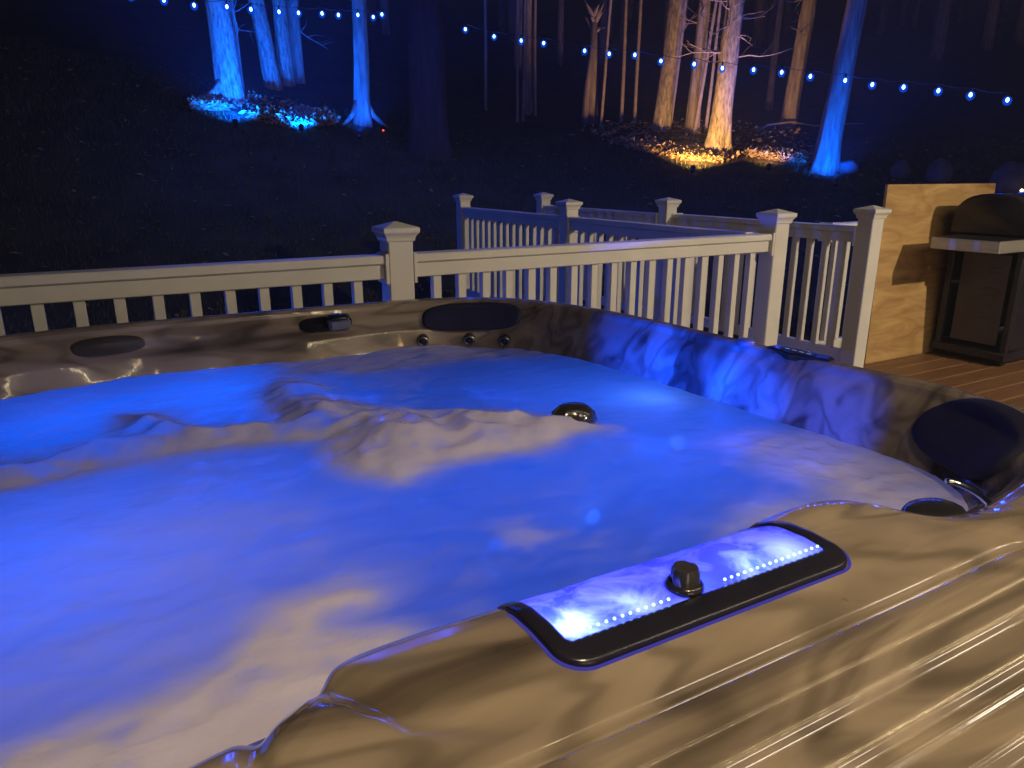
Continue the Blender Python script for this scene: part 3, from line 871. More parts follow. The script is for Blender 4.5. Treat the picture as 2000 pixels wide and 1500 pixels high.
vid = -np.ones(gn * gn, int); kf = keep.ravel(); vid[kf] = np.arange(kf.sum())
wi = np.arange(gn * gn).reshape(gn, gn)
wq = np.stack([wi[:-1, :-1], wi[:-1, 1:], wi[1:, 1:], wi[1:, :-1]], -1).reshape(-1, 4)
wq = wq[kf[wq].all(1)]
water = make("water", np.stack([WX, WY, WZ], -1).reshape(-1, 3)[kf], vid[wq], M['water'], None, True)
at = water.data.attributes.new("foam", 'FLOAT', 'POINT')
at.data.foreach_set("value", foam.ravel()[kf].astype(np.float32))
tagged(water, "churning blue-lit water with drifting foam inside the hot tub", kind="structure")

def mat_bead():
    t = NT("water_bead")
    tr = t.n("ShaderNodeBsdfTransparent"); gl = t.n("ShaderNodeBsdfGlossy", i_Roughness=0.03)
    lw = t.n("ShaderNodeLayerWeight", i_Blend=0.12)
    mx = t.n("ShaderNodeMixShader"); t.l(lw.outputs["Fresnel"], mx.inputs[0]); t.l(tr.outputs[0], mx.inputs[1]); t.l(gl.outputs[0], mx.inputs[2])
    t.l(mx.outputs[0], t.out.inputs[0])
    return t.m
# water droplets left on the rim
db = MB()
dr = random.Random(5)
for k in range(260):
    if k < 9:
        x, y_ = .56 + dr.gauss(0, .028), .385 + dr.gauss(0, .010)
        t_ = None
    else:
        a = dr.uniform(-math.pi, math.pi)
        t_ = dr.uniform(0.05, .9) if dr.random() < .6 else dr.uniform(.0, .3)
        r = float(r_lip(a)) + (float(r_out(a)) - float(r_lip(a))) * t_
        x, y_ = TC[0] + r * math.cos(a), TC[1] + r * math.sin(a)
    if WF[0] - .01 < x < WF[1] + .01 and y_ > WF[2] - .01: continue
    a = math.atan2(y_ - TC[1], x - TC[0]); r = math.hypot(x - TC[0], y_ - TC[1])
    t_ = (r - float(r_lip(a))) / (float(r_out(a)) - float(r_lip(a)))
    z = float(rim_z(x, y_, t_))
    s = dr.uniform(.0012, .0034)
    db.lathe([(s, -.001), (s * .9, s * .28), (s * .6, s * .5), (s * .2, s * .6)], (x, y_, z), 8, False, True)
drops = db.build("water_droplets", mat_bead(), None, True)
tagged(drops, "small water droplets beaded on the tub rim", kind="stuff")

# ------------------------------------------------------------------ plywood sheet leaning on the railing
pw = empty("plywood_sheet", (4.9, 2.95, 0), "bare plywood sheet leaning upright between white post and grill", "plywood")
def lean(x, z, off): return (x + 0.125 * (z / 1.15), 2.925 + 0.10 * z / 1.15 + off, z)
b = MB()
rows_ = []
for off in (0.0, 0.018):
    rows_.append([lean(4.31, 0.002, off), lean(5.54, 0.002, off), lean(5.54, 1.15, off), lean(4.31, 1.15, off)])
make("plywood_face", rows_[0] + rows_[1], [(0, 1, 2, 3)], M['plywood'], pw)
make("plywood_body", [(x, y_ + .0006, z) for x, y_, z in rows_[0]] + rows_[1], [(7, 6, 5, 4), (0, 4, 5, 1), (1, 5, 6, 2), (2, 6, 7, 3), (3, 7, 4, 0)], M['plyedge'], pw)

# ------------------------------------------------------------------ gas grill seen from its left end
gr = empty("gas_grill", (5.5, 2.65, 0), "black gas grill on a cart with a steel side shelf", "grill")
for (x, y_) in ((5.02, 2.445), (5.02, 2.875), (6.02, 2.445), (6.02, 2.875)):
    MB().box(x - .019, x + .019, y_ - .019, y_ + .019, .075, .78, .004).build("leg", M['grill'], gr)
b = MB().box(4.985, 6.06, 2.41, 2.91, .035, .095, .012); b.build("base_frame", M['grill'], gr)
b = MB().box(5.012, 5.024, 2.50, 2.80, .13, .72, .004); sp = b.build("side_panel", M['grillpanel'], gr)
for k, (z, w) in enumerate(((.63, .10), (.60, .085), (.50, .12), (.488, .12), (.47, .11), (.452, .09), (.30, .12))):
    MB().box(5.0095, 5.0125, 2.535, 2.535 + w * (1.0 if k % 2 else .8), z, z + .004).build("vent_slot", M['grill'], sp)
MB().box(5.04, 6.0, 2.425, 2.44, .11, .70, .004).build("cart_door", M['grill'], gr)
MB().box(5.04, 6.0, 2.88, 2.89, .11, .70, .004).build("back_panel", M['grill'], gr)
MB().box(5.01, 6.03, 2.43, 2.90, .73, .84, .02).build("firebox", M['grill'], gr)
prof = []
for a in np.linspace(0, math.pi, 18):
    c, s = math.cos(a), math.sin(a)
    prof.append((2.665 - .245 * (abs(c) ** .75) * (1 if c > 0 else -1), .845 + .25 * s ** .6))
rings = []
for x, k in ((4.985, .94), (4.995, .985), (5.02, 1.0), (6.02, 1.0), (6.045, .985), (6.055, .94)):
    rings.append([(x, 2.665 + (y_ - 2.665) * k, .845 + (z - .845) * k) for y_, z in prof])
lid = MB().loft(rings, True, True).build("lid", M['grill'], gr)
autosmooth(lid, 40)
MB().tube([(5.2, 2.42, .94), (5.2, 2.375, .945), (5.85, 2.375, .945), (5.85, 2.42, .94)], .011, 8).build("lid_handle", M['steel'], lid, True)
sh = MB().box(4.66, 4.985, 2.40, 2.825, .755, .828, .004).build("side_shelf", M['steel'], gr)
MB().box(4.668, 4.98, 2.408, 2.817, .8281, .8315, .001).build("shelf_top", M['grill'], sh)
MB().box(6.05, 6.36, 2.40, 2.825, .755, .828, .004).build("side_shelf", M['steel'], gr)
b = MB().box(4.985, 6.06, 2.365, 2.41, .74, .835, .006); fp = b.build("control_fascia", M['steel'], gr)
for k in range(4):
    x = 5.15 + .25 * k
    vv = MB().lathe([(.026, 0), (.026, .016), (.02, .028), (.008, .03)], (0, 0, 0), 18)
    make("burner_knob", [(x + p_[0], 2.365 - p_[2], .785 + p_[1]) for p_ in vv.v], vv.f, M['gloss_black'], fp, True)
for x in (5.05, 6.0):
    for y_ in (2.46, 2.86):
        vv = MB().lathe([(.032, -.011), (.034, -.006), (.034, .006), (.032, .011)], (0, 0, 0), 18)
        make("caster", [(x + p_[0], y_ + p_[2], .034 + p_[1]) for p_ in vv.v], vv.f, M['rubber'], gr, True)

# ------------------------------------------------------------------ trees
def trunk_pts(base, top, n, wob, seed, bend=0.0):
    r_ = random.Random(seed); pts = []
    b = Vector(base); t_ = Vector(top)
    ph = r_.uniform(0, 6)
    for i in range(n + 1):
        k = i / n
        p_ = b.lerp(t_, k)
        p_.x += wob * math.sin(k * 7 + ph) * k + bend * math.sin(k * math.pi)
        p_.y += wob * math.cos(k * 6 + ph) * k
        pts.append(p_)
    return pts

def grow_branch(mb, p0, d, length, r0, rnd, depth=0):
    n = 5
    pts = [Vector(p0)]; rad = [r0]; dd = Vector(d).normalized()
    for i in range(n):
        dd = (dd + Vector((rnd.gauss(0, .22), rnd.gauss(0, .22), rnd.gauss(0.05, .18)))).normalized()
        pts.append(pts[-1] + dd * length / n)
        rad.append(r0 * (1 - .85 * (i + 1) / n))
    mb.tube(pts, rad, 5 if depth < 1 else 4, False)
    if depth < 2:
        for i in range(1, n):
            for _ in range(2 if depth == 0 else 1):
                nd = (dd + Vector((rnd.gauss(0, .8), rnd.gauss(0, .8), rnd.gauss(.2, .5)))).normalized()
                grow_branch(mb, pts[i], nd, length * rnd.uniform(.35, .6), rad[i] * .6, rnd, depth + 1)

def tree(name, label, base, px_w, lean=(0, 0), height=9.0, mat='bark', seed=1, flare=1.5, twin=None, low_branches=0, group="bare trees at the yard edge", wob=.06, low_z=(1.8, 3.2), roots=0):
    """bare tree: flared, lobed trunk with a branch crown; lean = metres of drift per metre of height"""
    bx, by, bz = base
    _, Y = cam_xy(bx, by)
    r0 = px_w / 1430.0 * Y / 2
    rnd = random.Random(seed)
    root = empty(name, (bx, by, bz), label, "tree", group)
    dirx, diry = wxy(lean[0], lean[1])
    top = (bx + dirx * height, by + diry * height, bz + height)
    pts = trunk_pts((bx, by, bz - .25), top, 60, wob, seed)
    n = 30 if px_w > 15 else 10; rings = []
    off = rnd.uniform(0, 50)
    for i, p_ in enumerate(pts):
        h = p_.z - bz
        r = r0 * (1 - .075 * max(0, h)) if h < 7 else r0 * .475 * max(.12, 1 - (h - 7) / 4)
        fl = 1 + (flare - 1) * math.exp(-max(0, h) / .28)
        ring_ = []
        for j in range(n):
            a = 2 * math.pi * j / n
            lobe = 1 + .05 * math.sin(3 * a + off) + .04 * math.sin(7 * a + off * 2 + h * .7) + .10 * (mnoise.noise(Vector((math.cos(a) * 2 + off, math.sin(a) * 2, h * 1.1)))) + .07 * mnoise.noise(Vector((math.cos(a) * 6 + off, math.sin(a) * 6, h * 1.6)))
            lobe *= 1 + (fl - 1) * (.75 + .45 * math.sin(4 * a + off))
            ring_.append((p_.x + r * lobe * math.cos(a), p_.y + r * lobe * math.sin(a), p_.z))
        rings.append(ring_)
    mb = MB().loft(rings, True, True)
    for k in range(roots):
        a = rnd.uniform(0, 6.28) if k else math.radians(200)
        q = [(bx + math.cos(a) * r0 * s_, by + math.sin(a) * r0 * s_, bz + z_) for s_, z_ in ((.5, .45), (1.3, .18), (2.2, .05), (3.2, -.06))]
        mb.tube(q, [r0 * .4, r0 * .36, r0 * .26, r0 * .1], 8)
    mb.build("trunk", M[mat], root, True)
    cb = MB()
    for i in range(22, 60, 2):
        if pts[i].z - bz < 3.4: continue
        for _ in range(2):
            a = rnd.uniform(0, 6.28)
            grow_branch(cb, pts[i], (math.cos(a), math.sin(a), rnd.uniform(.2, .9)), rnd.uniform(1.0, 2.4), r0 * .28, rnd)
    for _ in range(low_branches):
        i = rnd.randrange(2, 26); k = min(range(61), key=lambda q: abs(pts[q].z - bz - rnd.uniform(*low_z)))
        a = rnd.uniform(0, 6.28)
        grow_branch(cb, pts[k], (math.cos(a), math.sin(a), rnd.uniform(-.4, .4)), rnd.uniform(.5, 1.2), r0 * .11, rnd, 1)
    cb.build("crown", M['twig'], root, True)
    return root

# blue-lit group on the left
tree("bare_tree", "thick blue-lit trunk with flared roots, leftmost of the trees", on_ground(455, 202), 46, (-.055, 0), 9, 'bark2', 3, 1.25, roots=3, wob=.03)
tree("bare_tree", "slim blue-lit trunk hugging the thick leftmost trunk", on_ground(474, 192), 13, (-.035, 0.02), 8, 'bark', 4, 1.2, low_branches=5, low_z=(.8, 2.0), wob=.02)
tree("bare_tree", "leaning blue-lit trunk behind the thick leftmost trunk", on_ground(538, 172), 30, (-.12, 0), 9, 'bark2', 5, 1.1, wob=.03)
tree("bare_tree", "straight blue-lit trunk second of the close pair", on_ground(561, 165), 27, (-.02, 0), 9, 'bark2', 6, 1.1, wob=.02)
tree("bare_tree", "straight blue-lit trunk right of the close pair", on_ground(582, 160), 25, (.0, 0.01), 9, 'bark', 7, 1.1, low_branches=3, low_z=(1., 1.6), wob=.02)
tree("bare_tree", "lone blue-lit trunk right of the glowing leaf bed", on_ground(708, 243), 30, (.03, 0), 8.5, 'bark', 8, 1.35, wob=.03, roots=2)
tree("bare_tree", "broad unlit trunk standing in the dark mid yard", on_ground(838, 300), 74, (0, 0), 9, 'bark_shaded', 9, 1.2, wob=.03)
# amber-lit group on the right
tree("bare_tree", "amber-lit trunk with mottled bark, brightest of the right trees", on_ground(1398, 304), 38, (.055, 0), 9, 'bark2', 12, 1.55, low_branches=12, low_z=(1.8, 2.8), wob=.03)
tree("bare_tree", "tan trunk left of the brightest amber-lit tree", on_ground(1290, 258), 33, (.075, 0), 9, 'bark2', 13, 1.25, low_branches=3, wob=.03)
tree("bare_tree", "thin stem growing against the tan trunk", on_ground(1306, 256), 7, (.075, 0), 6, 'twig', 14, 1.0, wob=.05)
tree("bare_tree", "brownish trunk between the tan and the brightest amber trees", on_ground(1350, 262), 25, (.035, 0), 9, 'bark', 15, 1.2, low_branches=5, wob=.07)
tree("bare_tree", "slender pale stem leaning in front of the brownish trunk", on_ground(1352, 268), 7, (.12, 0), 6, 'twig', 16, 1.0, wob=.06)
tree("bare_tree", "purple-brown trunk behind the right fallen branches", on_ground(1536, 248), 29, (.09, 0), 9, 'bark', 17, 1.2, low_branches=4, wob=.04)
tree("bare_tree", "bright blue trunk at right, nearest of the trees", on_ground(1606, 336), 42, (.085, 0), 9, 'bark', 18, 1.35, wob=.02)
tree("bare_tree", "dim thin trunk just right of the brightest amber tree", on_ground(1500, 215), 13, (.03, 0), 8, 'bark', 19, 1.0, wob=.05)
tree("bare_tree", "shadowed trunk among the thin stems at centre", on_ground(1030, 222), 22, (.0, 0), 9, 'bark', 20, 1.1, wob=.03)
SP = "thin saplings left of the amber trees"
for k, (u, v, w, ln, lb) in enumerate(((1010, 238, 6, .01, "leftmost thin pale sapling stem at centre"), (1021, 236, 5, .02, "second thin pale sapling stem at centre"),
                                      (1046, 226, 6, -.01, "thin pale sapling stem right of the shadowed trunk"), (949, 215, 6, .0, "lone dim sapling stem left of the centre stems"),
                                      (1172, 248, 6, .06, "short pale sapling leaning beside the broken snag"), (1213, 238, 7, .01, "straight sapling stem right of the broken snag"),
                                      (1240, 240, 7, .0, "straight sapling stem left of the tan trunk"), (1376, 262, 6, .06, "pale sapling stem left of the brightest amber trunk"))):
    tree("sapling", lb, on_ground(u, v), w, (ln, 0), 5.5, 'twig', 40 + k, 1.0, wob=.05, group=SP)
# broken snag
sb = on_ground(1155, 240)
sn = empty("broken_snag", sb, "broken dead snag with a splintered pale top", "snag")
_, Ys = cam_xy(sb[0], sb[1])
k = Ys / 1430
for (du, h, w) in ((0, 175, 9), (-12, 120, 8), (6, 130, 6)):
    ex, ey = wxy(du * k, 0)
    pts = [(sb[0] + ex, sb[1] + ey, sb[2] - .1), (sb[0] + ex * .7, sb[1] + ey * .7, sb[2] + h * k * .5), (sb[0] + ex * .2, sb[1] + ey * .2, sb[2] + h * k)]
    MB().tube(pts, [w * k, w * k * .9, w * k * .7], 9).build("stem", M['bark'], sn, True)
b = MB(); r_ = random.Random(3)
for q in range(14):
    a = r_.uniform(0, 6.28)
    p0 = Vector((sb[0], sb[1], sb[2] + 165 * k + r_.uniform(-.2, .2)))
    p1 = p0 + Vector((math.cos(a) * .25, math.sin(a) * .25, r_.uniform(.05, .45)))
    b.tube([p0, p0.lerp(p1, .5) + Vector((0, 0, .03)), p1], [.05, .035, .006], 5)
b.build("splintered_top", M['twig'], sn)

# unlit wood behind, single trunks too faint to tell apart
fb = MB(); r_ = random.Random(77)
for q in range(70):
    X = r_.uniform(-26, 30); Y = r_.uniform(24, 46)
    x, y_ = wxy(X, Y); z = float(ground(x, y_))
    h = r_.uniform(7, 12); rr_ = r_.uniform(.10, .26)
    fb.tube([(x, y_, z - .3), (x + r_.gauss(0, .1), y_, z + h * .5), (x + r_.gauss(0, .3), y_ + r_.gauss(0, .3), z + h)], [rr_, rr_ * .8, rr_ * .3], 7)
    for _ in range(4):
        grow_branch(fb, (x, y_, z + h * r_.uniform(.35, .9)), (r_.gauss(0, 1), r_.gauss(0, 1), .5), r_.uniform(1, 2.5), rr_ * .3, r_, 1)
tagged(fb.build("distant_wood", M['bark'], None, True), "dark wood of bare trunks behind the lit trees", kind="stuff")

# ------------------------------------------------------------------ leaf beds with fallen leaves and branches
def bed(name, label, outline_px, strips, n_leaf, seed, rise=.05):
    P = np.array([on_ground(u, v)[:2] for u, v in outline_px])
    r_ = random.Random(seed)
    cx, cy = P.mean(0)
    vs = []; fs = []; m = len(P)
    for j, s_ in enumerate((1.0, .93, .75, .5, .25)):
        for i in range(m):
            x, y_ = cx + (P[i, 0] - cx) * s_, cy + (P[i, 1] - cy) * s_
            vs.append((x, y_, float(ground(x, y_)) + (-.03 if j == 0 else rise * (.8 + .5 * r_.random()))))
    for j in range(4):
        for i in range(m):
            k = (i + 1) % m
            fs.append((j * m + i, j * m + k, (j + 1) * m + k, (j + 1) * m + i))
    fs.append(tuple(4 * m + i for i in range(m)))
    o = make(name, vs, fs, M['mulch'], None, True)
    tagged(o, label, kind="structure")
    # leaves
    S = [np.array([on_ground(u, v)[:2] for u, v in q]) for q in strips]
    lv = []; lf = []; tone = []
    cnt = 0
    while cnt < n_leaf:
        Q = P if r_.random() < .12 else S[r_.randrange(len(S))]
        lo, hi = Q.min(0), Q.max(0)
        x, y_ = r_.uniform(lo[0], hi[0]), r_.uniform(lo[1], hi[1])
        if not inside_poly(np.array(x), np.array(y_), Q): continue
        cnt += 1
        z = float(ground(x, y_)) + rise * 1.25 + r_.random() ** 2 * .09
        s_ = r_.uniform(.035, .085)
        n = Vector((r_.gauss(0, .55), r_.gauss(0, .55), 1)).normalized()
        u = n.cross(Vector((r_.gauss(0, 1), r_.gauss(0, 1), .1))).normalized(); w = n.cross(u)
        c = Vector((x, y_, z)); k = len(lv)
        for a_, b_, h in ((-1, 0, .2), (0, -.55, 0), (1, 0, .25), (0, .55, 0)):
            lv.append(tuple(c + u * a_ * s_ + w * b_ * s_ + n * h * s_))
        lf += [(k, k + 1, k + 3), (k + 1, k + 2, k + 3)]
        tn = r_.random(); tone += [tn] * 4
    l_ = make(name + "_leaves", lv, lf, M['leaf'], None)
    a_ = l_.data.attributes.new("tone", 'FLOAT', 'POINT'); a_.data.foreach_set("value", tone)
    tagged(l_, "dry leaves scattered over the " + label, kind="stuff")
bed("leaf_bed", "leaf bed under the blue-lit trees", [(365, 212), (375, 220), (450, 224), (480, 236), (530, 250), (580, 256), (640, 254), (665, 244), (655, 228), (610, 216), (560, 205), (500, 190), (440, 188), (380, 195)],
    [[(480, 236), (530, 250), (580, 256), (640, 254), (665, 244), (640, 232), (590, 222), (555, 230), (500, 226)], [(370, 213), (378, 221), (448, 223), (440, 212), (400, 207)]], 3800, 1)
bed("leaf_bed", "leaf bed under the amber-lit trees", [(1130, 262), (1190, 285), (1260, 304), (1330, 320), (1400, 326), (1450, 316), (1510, 321), (1585, 328), (1600, 300), (1560, 262), (1450, 250), (1300, 244), (1200, 246)],
    [[(1190, 283), (1260, 302), (1330, 319), (1400, 325), (1440, 316), (1390, 302), (1330, 298), (1260, 288)], [(1450, 308), (1510, 320), (1585, 327), (1588, 316), (1500, 303)]], 5500, 2)

r_np = np.random.RandomState(4)
def scatter_lawn(n):
    Y = 7.2 + 9.0 * r_np.rand(n); X = (r_np.rand(n) * 2 - 1) * (.72 * Y)
    x, y_ = wxy(X, Y)
    return x, y_, ground(x, y_)
n_ = 42000
x, y_, z = scatter_lawn(n_)
ang = r_np.rand(n_) * 6.283; hgt = .03 + .06 * r_np.rand(n_); wd = .006 + .006 * r_np.rand(n_)
ca, sa = np.cos(ang), np.sin(ang); lx, ly = (r_np.rand(n_) - .5) * .06, (r_np.rand(n_) - .5) * .06
gv = np.stack([np.stack([x - ca * wd, y_ - sa * wd, z - .01], -1), np.stack([x + ca * wd, y_ + sa * wd, z - .01], -1), np.stack([x + lx, y_ + ly, z + hgt], -1)], 1).reshape(-1, 3)
tagged(make("grass", gv, np.arange(3 * n_).reshape(-1, 3), M['blade'], None), "short dormant grass on the dark lawn", kind="stuff")
n_ = 800
x, y_, z = scatter_lawn(n_)
ang = r_np.rand(n_) * 6.283; sz = .03 + .04 * r_np.rand(n_); ca, sa = np.cos(ang) * sz, np.sin(ang) * sz
tl_ = r_np.rand(n_) * .04
lv_ = np.stack([np.stack([x - ca, y_ - sa, z + .02], -1), np.stack([x + sa * .5, y_ - ca * .5, z + .03 + tl_], -1), np.stack([x + ca, y_ + sa, z + .02 + tl_], -1), np.stack([x - sa * .5, y_ + ca * .5, z + .03], -1)], 1).reshape(-1, 3)
lw_ = make("lawn_leaves", lv_, np.arange(4 * n_).reshape(-1, 4), M['leaf'], None)
a_ = lw_.data.attributes.new("tone", 'FLOAT', 'POINT'); a_.data.foreach_set("value", np.repeat(r_np.rand(n_) * .3, 4).astype(np.float32))
tagged(lw_, "stray dry leaves blown across the dark lawn", kind="stuff")

def fallen(label, px, w=3.0, mat='twig'):
    P = [on_ground(u, v) for u, v in px[:1]] 
    base = P[0]
    _, Y = cam_xy(base[0], base[1])
    pts = [tuple(at_depth(u, v, Y + i * .12)) for i, (u, v) in enumerate(px)]
    r = w / 1430 * Y / 2
    o = MB().tube(pts, [r * (1 - .6 * i / (len(pts) - 1)) for i in range(len(pts))], 7).build("fallen_branch", M[mat], None, True)
    tagged(o, label, "branch", "fallen branches by the trees")
fallen("pale fallen branch at the left tip of the amber leaf bed", [(1112, 264), (1140, 267), (1165, 270), (1188, 262)], 6)
fallen("curved fallen branch in front of the thin saplings", [(1208, 276), (1235, 262), (1270, 258)], 4)
fallen("long arched fallen branch behind the nearest blue trunk", [(1470, 262), (1500, 244), (1545, 238), (1590, 246), (1640, 242), (1690, 241)], 5)
fallen("short bent fallen branch under the arched branch", [(1476, 262), (1488, 278), (1512, 286)], 5)
fallen("straight fallen stick between arched branch and leaf bed", [(1518, 276), (1550, 274), (1592, 280)], 5)
fallen("upright broken stick in the amber leaf bed", [(1272, 300), (1275, 285), (1281, 280)], 4)
fallen("second broken stick in the amber leaf bed", [(1322, 306), (1318, 293), (1314, 284)], 4)

# ------------------------------------------------------------------ boulders by the right corner of the yard
def boulder(u, v, wpx, hpx, seed, label, sink=.25):
    b = on_ground(u, v)
    _, Y = cam_xy(b[0], b[1])
    k = Y / 1430
    rx, rz = wpx * k / 2, hpx * k
    o = MB(); n, m = 18, 12; rings = []
    for i in range(m + 1):
        ph = math.pi * (i + .02) / (m + .04)
        rings.append([])
        for j in range(n):
            a = 2 * math.pi * j / n
            d = Vector((math.sin(ph) * math.cos(a), math.sin(ph) * math.sin(a), -math.cos(ph)))
            s_ = 1 + .22 * mnoise.noise(d * 1.4 + Vector((seed, 0, 0))) + .06 * mnoise.noise(d * 4 + Vector((seed, 0, 3)))
            rings[-1].append((b[0] + d.x * rx * s_, b[1] + d.y * rx * s_, b[2] + rz * .35 + d.z * rz * .65 * s_))
    o.loft(rings, True, True)
    tagged(o.build("boulder", M['stone'], None, True), label, "boulder", "boulders at the yard corner")
boulder(1655, 336, 40, 22, 3, "small rounded boulder beside the nearest blue trunk")
boulder(1756, 345, 34, 30, 5, "blue-tinted boulder just above the plywood's left corner")
boulder(1832, 352, 44, 38, 8, "blue-tinted boulder above the middle of the plywood")
boulder(1970, 372, 70, 52, 12, "purple domed boulder behind the grill lid")

# ------------------------------------------------------------------ yard lights
WARM = (1.0, 0.55, 0.15); BLUE = (0.0, 0.095, 1.0)
def spike_light(label, base, aim, col, power, spot, lens, blend=.5, group="yard spike lights"):
    x, y_, z = base
    o = empty("spike_light", base, label, "light", group)
    MB().tube([(x, y_, z - .1), (x, y_, z + .14)], .008, 6).build("spike", M['wire'], o)
    d = (Vector(aim) - Vector((x, y_, z + .17))).normalized()
    c = Vector((x, y_, z + .17))
    MB().tube([c - d * .06, c - d * .05, c + d * .03, c + d * .05], [.02, .04, .045, .05], 14).build("lamp_head", M['gloss_black'], o, True)
    MB().tube([c + d * .0502, c + d * .0512], [.043, .043], 14).build("lens", M[lens], o)
    lamp("spike_light_beam", 'SPOT', c + d * .07, col, power, o, .03, spot, aim, blend)
def lawn_at(X, Y):
    x, y_ = wxy(X, Y)
    return (x, y_, float(ground(x, y_)))
def up(px, dz):
    p_ = on_ground(*px)
    return (p_[0], p_[1], p_[2] + dz)
spike_light("blue spike light in front of the thick leftmost trunk", on_ground(462, 262), up((452, 205), 1.3), BLUE, 2000, 92, 'lens_blue', .5)
spike_light("blue spike light in front of the close pair of trunks", on_ground(590, 270), up((570, 175), 1.5), BLUE, 1100, 86, 'lens_blue', .5)
spike_light("blue spike light before the lone blue-lit trunk", on_ground(704, 285), up((712, 243), 1.5), BLUE, 700, 92, 'lens_blue', .5)
spike_light("amber spike light below the right leaf bed, left of the brightest tree", on_ground(1352, 350), up((1375, 290), 1.5), WARM, 620, 96, 'lens_warm', .4)
spike_light("amber spike light below the right leaf bed, right of the brightest tree", on_ground(1500, 345), up((1490, 262), 1.3), WARM, 160, 76, 'lens_warm', .5)
spike_light("blue spike light near the foot of the nearest blue trunk", on_ground(1630, 378), up((1606, 336), 1.3), BLUE, 850, 96, 'lens_blue', .5)
spike_light("blue spike light washing the walkway railing from the lawn", (-1.6, 8.6, float(ground(-1.6, 8.6))), (3.0, 5.0, .6), BLUE, 170, 80, 'lens_blue', .9)
ri = on_ground(749, 262)
rd = empty("marker_light", ri, "tiny red marker light in the dark lawn", "light")
MB().tube([(ri[0], ri[1], ri[2] - .05), (ri[0], ri[1], ri[2] + .05)], .006, 6).build("stake", M['wire'], rd)
MB().lathe([(.008, -.014), (.018, -.008), (.02, 0), (.018, .008), (.008, .014)], (ri[0], ri[1], ri[2] + .065), 12).build("lens", M['lens_red'], rd, True)

# ------------------------------------------------------------------ string lights
def string(label, px, depths, group):
    P = [Vector(at_depth(u, v, d)) for (u, v), d in zip(px, depths)]
    root = empty("string_lights", P[0], label, "string lights", group)
    wire = []
    for i, p_ in enumerate(P):
        up = p_ + Vector((0, 0, .075))
        wire.append(up)
        if i + 1 < len(P):
            q = P[i + 1] + Vector((0, 0, .075))
            wire.append(up.lerp(q, .5) - Vector((0, 0, .025)))
    MB().tube(wire, .004, 5).build("wire", M['wire'], root, True)
    r_ = random.Random(len(px))
    for i, p_ in enumerate(P):
        s_ = MB().lathe([(.009, .0), (.011, .012), (.010, .045)], tuple(p_ + Vector((0, 0, .03))), 10).build("socket", M['wire'], root, True)
        gb = MB().lathe([(.010, -.058), (.030, -.048), (.045, -.022), (.046, 0), (.034, .026), (.012, .036)], tuple(p_), 14).build("bulb", M['halo_globe'], root, True)
        MB().lathe([(.004, -.024), (.014, -.014), (.018, 0), (.014, .014), (.004, .024)], tuple(p_), 10).build("filament", M['bulb'], gb, True)
        lamp("bulb_light", 'POINT', tuple(p_ + Vector((0, 0, -.06))), (0.01, 0.07, 1.0), 13.0, root, .03)
pl = [(255, -8), (320, 0), (379, 10), (443, 13), (490, 18), (545, 23), (583, 25), (629, 26), (661, 29), (699, 29), (729, 33), (746, 28)]
string("string of glowing blue bulbs across the left trees", pl, [9.6 + .25 * i for i in range(len(pl))], "blue bulb strings")
pr = [(909, 57), (965, 71), (1018, 79), (1062, 84), (1142, 99), (1190, 105), (1240, 107), (1291, 119), (1356, 125), (1411, 133), (1472, 136), (1527, 141), (1583, 149), (1651, 157), (1704, 165), (1765, 170), (1833, 177), (1896, 185), (1968, 195)]
string("string of glowing blue bulbs sloping across the right trees", pr, [12.2 - .2 * i for i in range(len(pr))], "blue bulb strings")
# small lantern at the right edge behind the grill
lq = on_ground(1992, 392)
ll = empty("path_light", lq, "small path light glowing orange and blue behind the grill", "light")
MB().tube([(lq[0], lq[1], lq[2] - .05), (lq[0], lq[1], lq[2] + .10)], .01, 6).build("stake", M['wire'], ll)
MB().lathe([(.03, 0), (.035, .02), (.03, .04)], (lq[0], lq[1], lq[2] + .10), 12).build("blue_lens", M['lens_blue'], ll, True)
MB().lathe([(.02, 0), (.024, .02), (.01, .035)], (lq[0], lq[1], lq[2] + .145), 12).build("warm_lens", M['lens_warm'], ll, True)

# ------------------------------------------------------------------ house behind the deck, with its porch flood
hs = empty("house", (2.0, -2.3, 0), "pale sided house wall behind the deck with lit door and porch flood", "house")
MB().box(-5, 9, -2.5, -2.3, -.3, 3.1).build("wall", M['siding'], hs)
MB().box(-5, 9, -2.5, -.35, 3.1, 3.2).build("soffit", M['trimwhite'], hs)
dr_ = MB().box(-.75, -.65, -2.3, -2.26, 0, 2.15).box(1.05, 1.15, -2.3, -2.26, 0, 2.15).box(-.65, 1.05, -2.3, -2.26, 2.05, 2.15).box(.16, .24, -2.3, -2.262, .1, 2.05).box(-.65, 1.05, -2.3, -2.262, 0, .1).build("door_frame", M['trimwhite'], hs)
MB().box(-.65, .16, -2.296, -2.285, .1, 2.05).build("pane", M['pane'], dr_)
MB().box(.24, 1.05, -2.296, -2.285, .1, 2.05).build("pane", M['pane'], dr_)
FL = (5.6, -2.05, 2.75)
fx = MB().box(FL[0] - .06, FL[0] + .06, -2.3, -2.27, 2.62, 2.88, .01).tube([(FL[0], -2.28, 2.75), (FL[0], -2.12, 2.77)], [.03, .09], 14).build("porch_flood", M['trimwhite'], hs)
MB().tube([(FL[0], -2.1195, 2.77), (FL[0], -2.118, 2.77)], .085, 16).build("flood_lens", M['lens_warm'], fx)
lamp("porch_flood_beam", 'SPOT', FL, (1.0, 0.80, 0.55), 760, fx, .05, 78, (3.55, 2.9, .4), 1.0)

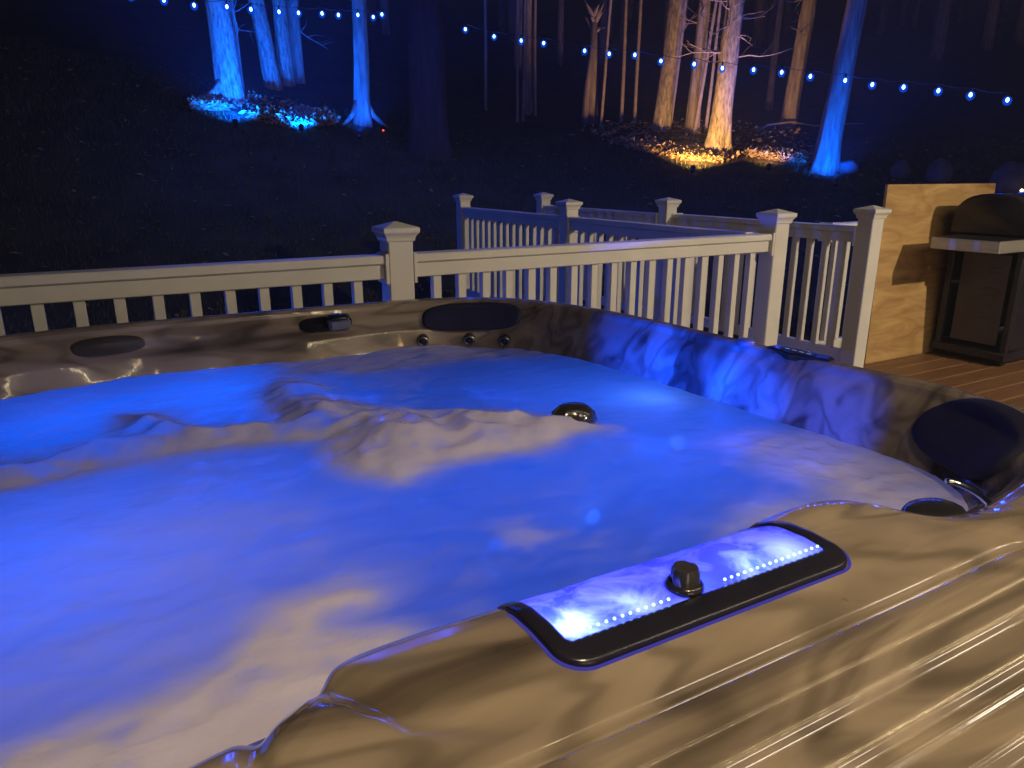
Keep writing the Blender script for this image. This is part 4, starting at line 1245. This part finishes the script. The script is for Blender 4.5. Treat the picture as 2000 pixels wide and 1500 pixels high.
# porch-roof lamps over the near side of the deck: cans, two added long fixtures and a warm bead string on the roof edge
for x, pw_ in ((0.30, 310), (1.35, 115)):
    can = MB().lathe([(.07, 0), (.07, -.012), (.055, -.014)], (x, -.75, 3.099), 20).build("soffit_can", M['trimwhite'], hs, True)
    MB().lathe([(.05, 0), (.05, -.002)], (x, -.75, 3.0838), 20).build("soffit_lens", M['lens_warm'], can)
    lamp("soffit_can_beam", 'SPOT', (x, -.75, 3.07), (1.0, 0.77, 0.47), pw_, can, .05, 52, (x, .20, .8), 1.0)
for x in (2.5, 4.1):  # added unseen ceiling lights, there for bright reflected streaks on the rim
    tb = MB().box(x - .5, x + .5, -1.28, -1.08, 3.05, 3.0985, .01).build("added_streak_fixture", M['trimwhite'], hs)
    MB().box(x - .47, x + .47, -1.26, -1.10, 3.035, 3.0495, .004).build("diffuser", mat_emit("added_streak_diffuser_%d" % int(x), (1.0, 0.86, 0.68), 26.0), tb)
es = empty("eave_lights", (3.0, -.38, 3.0), "string of warm bead lights along the porch roof edge", "string lights")
MB().tube([(.6 + .4 * k, -.33, 3.07 - .012 * (k % 2)) for k in range(16)], .003, 5).build("wire", M['wire'], es, True)
bd = None
for k in range(60):
    loc = Vector((.65 + .1 * k, -.33, 3.045))
    if bd is None:
        bd = MB().lathe([(.004, -.014), (.011, -.006), (.012, .004), (.006, .014)], (0, 0, 0), 10).build("bead", mat_emit("lit_warm_bead", (1.0, 0.78, 0.42), 60.0), None, True)
        bd.parent = es; bd.location = loc - es.location
    else:
        share("bead", bd, loc - es.location, es)

# ------------------------------------------------------------------ added mist volume: lifts the darks and gives the lamps halos
hz = MB().box(-75, 95, -25, 115, -17, 17).build("haze", NT("added_mist").m, None)
t_ = hz.data.materials[0].node_tree
v_ = t_.nodes.new("ShaderNodeVolumePrincipled")
v_.inputs["Density"].default_value = 0.0034
v_.inputs["Color"].default_value = (0.78, 0.82, 1, 1)
t_.links.new(v_.outputs[0], [n for n in t_.nodes if n.type == "OUTPUT_MATERIAL"][0].inputs["Volume"])
tagged(hz, "added thin mist volume giving the yard lamps halos and lifting the darks", kind="stuff")
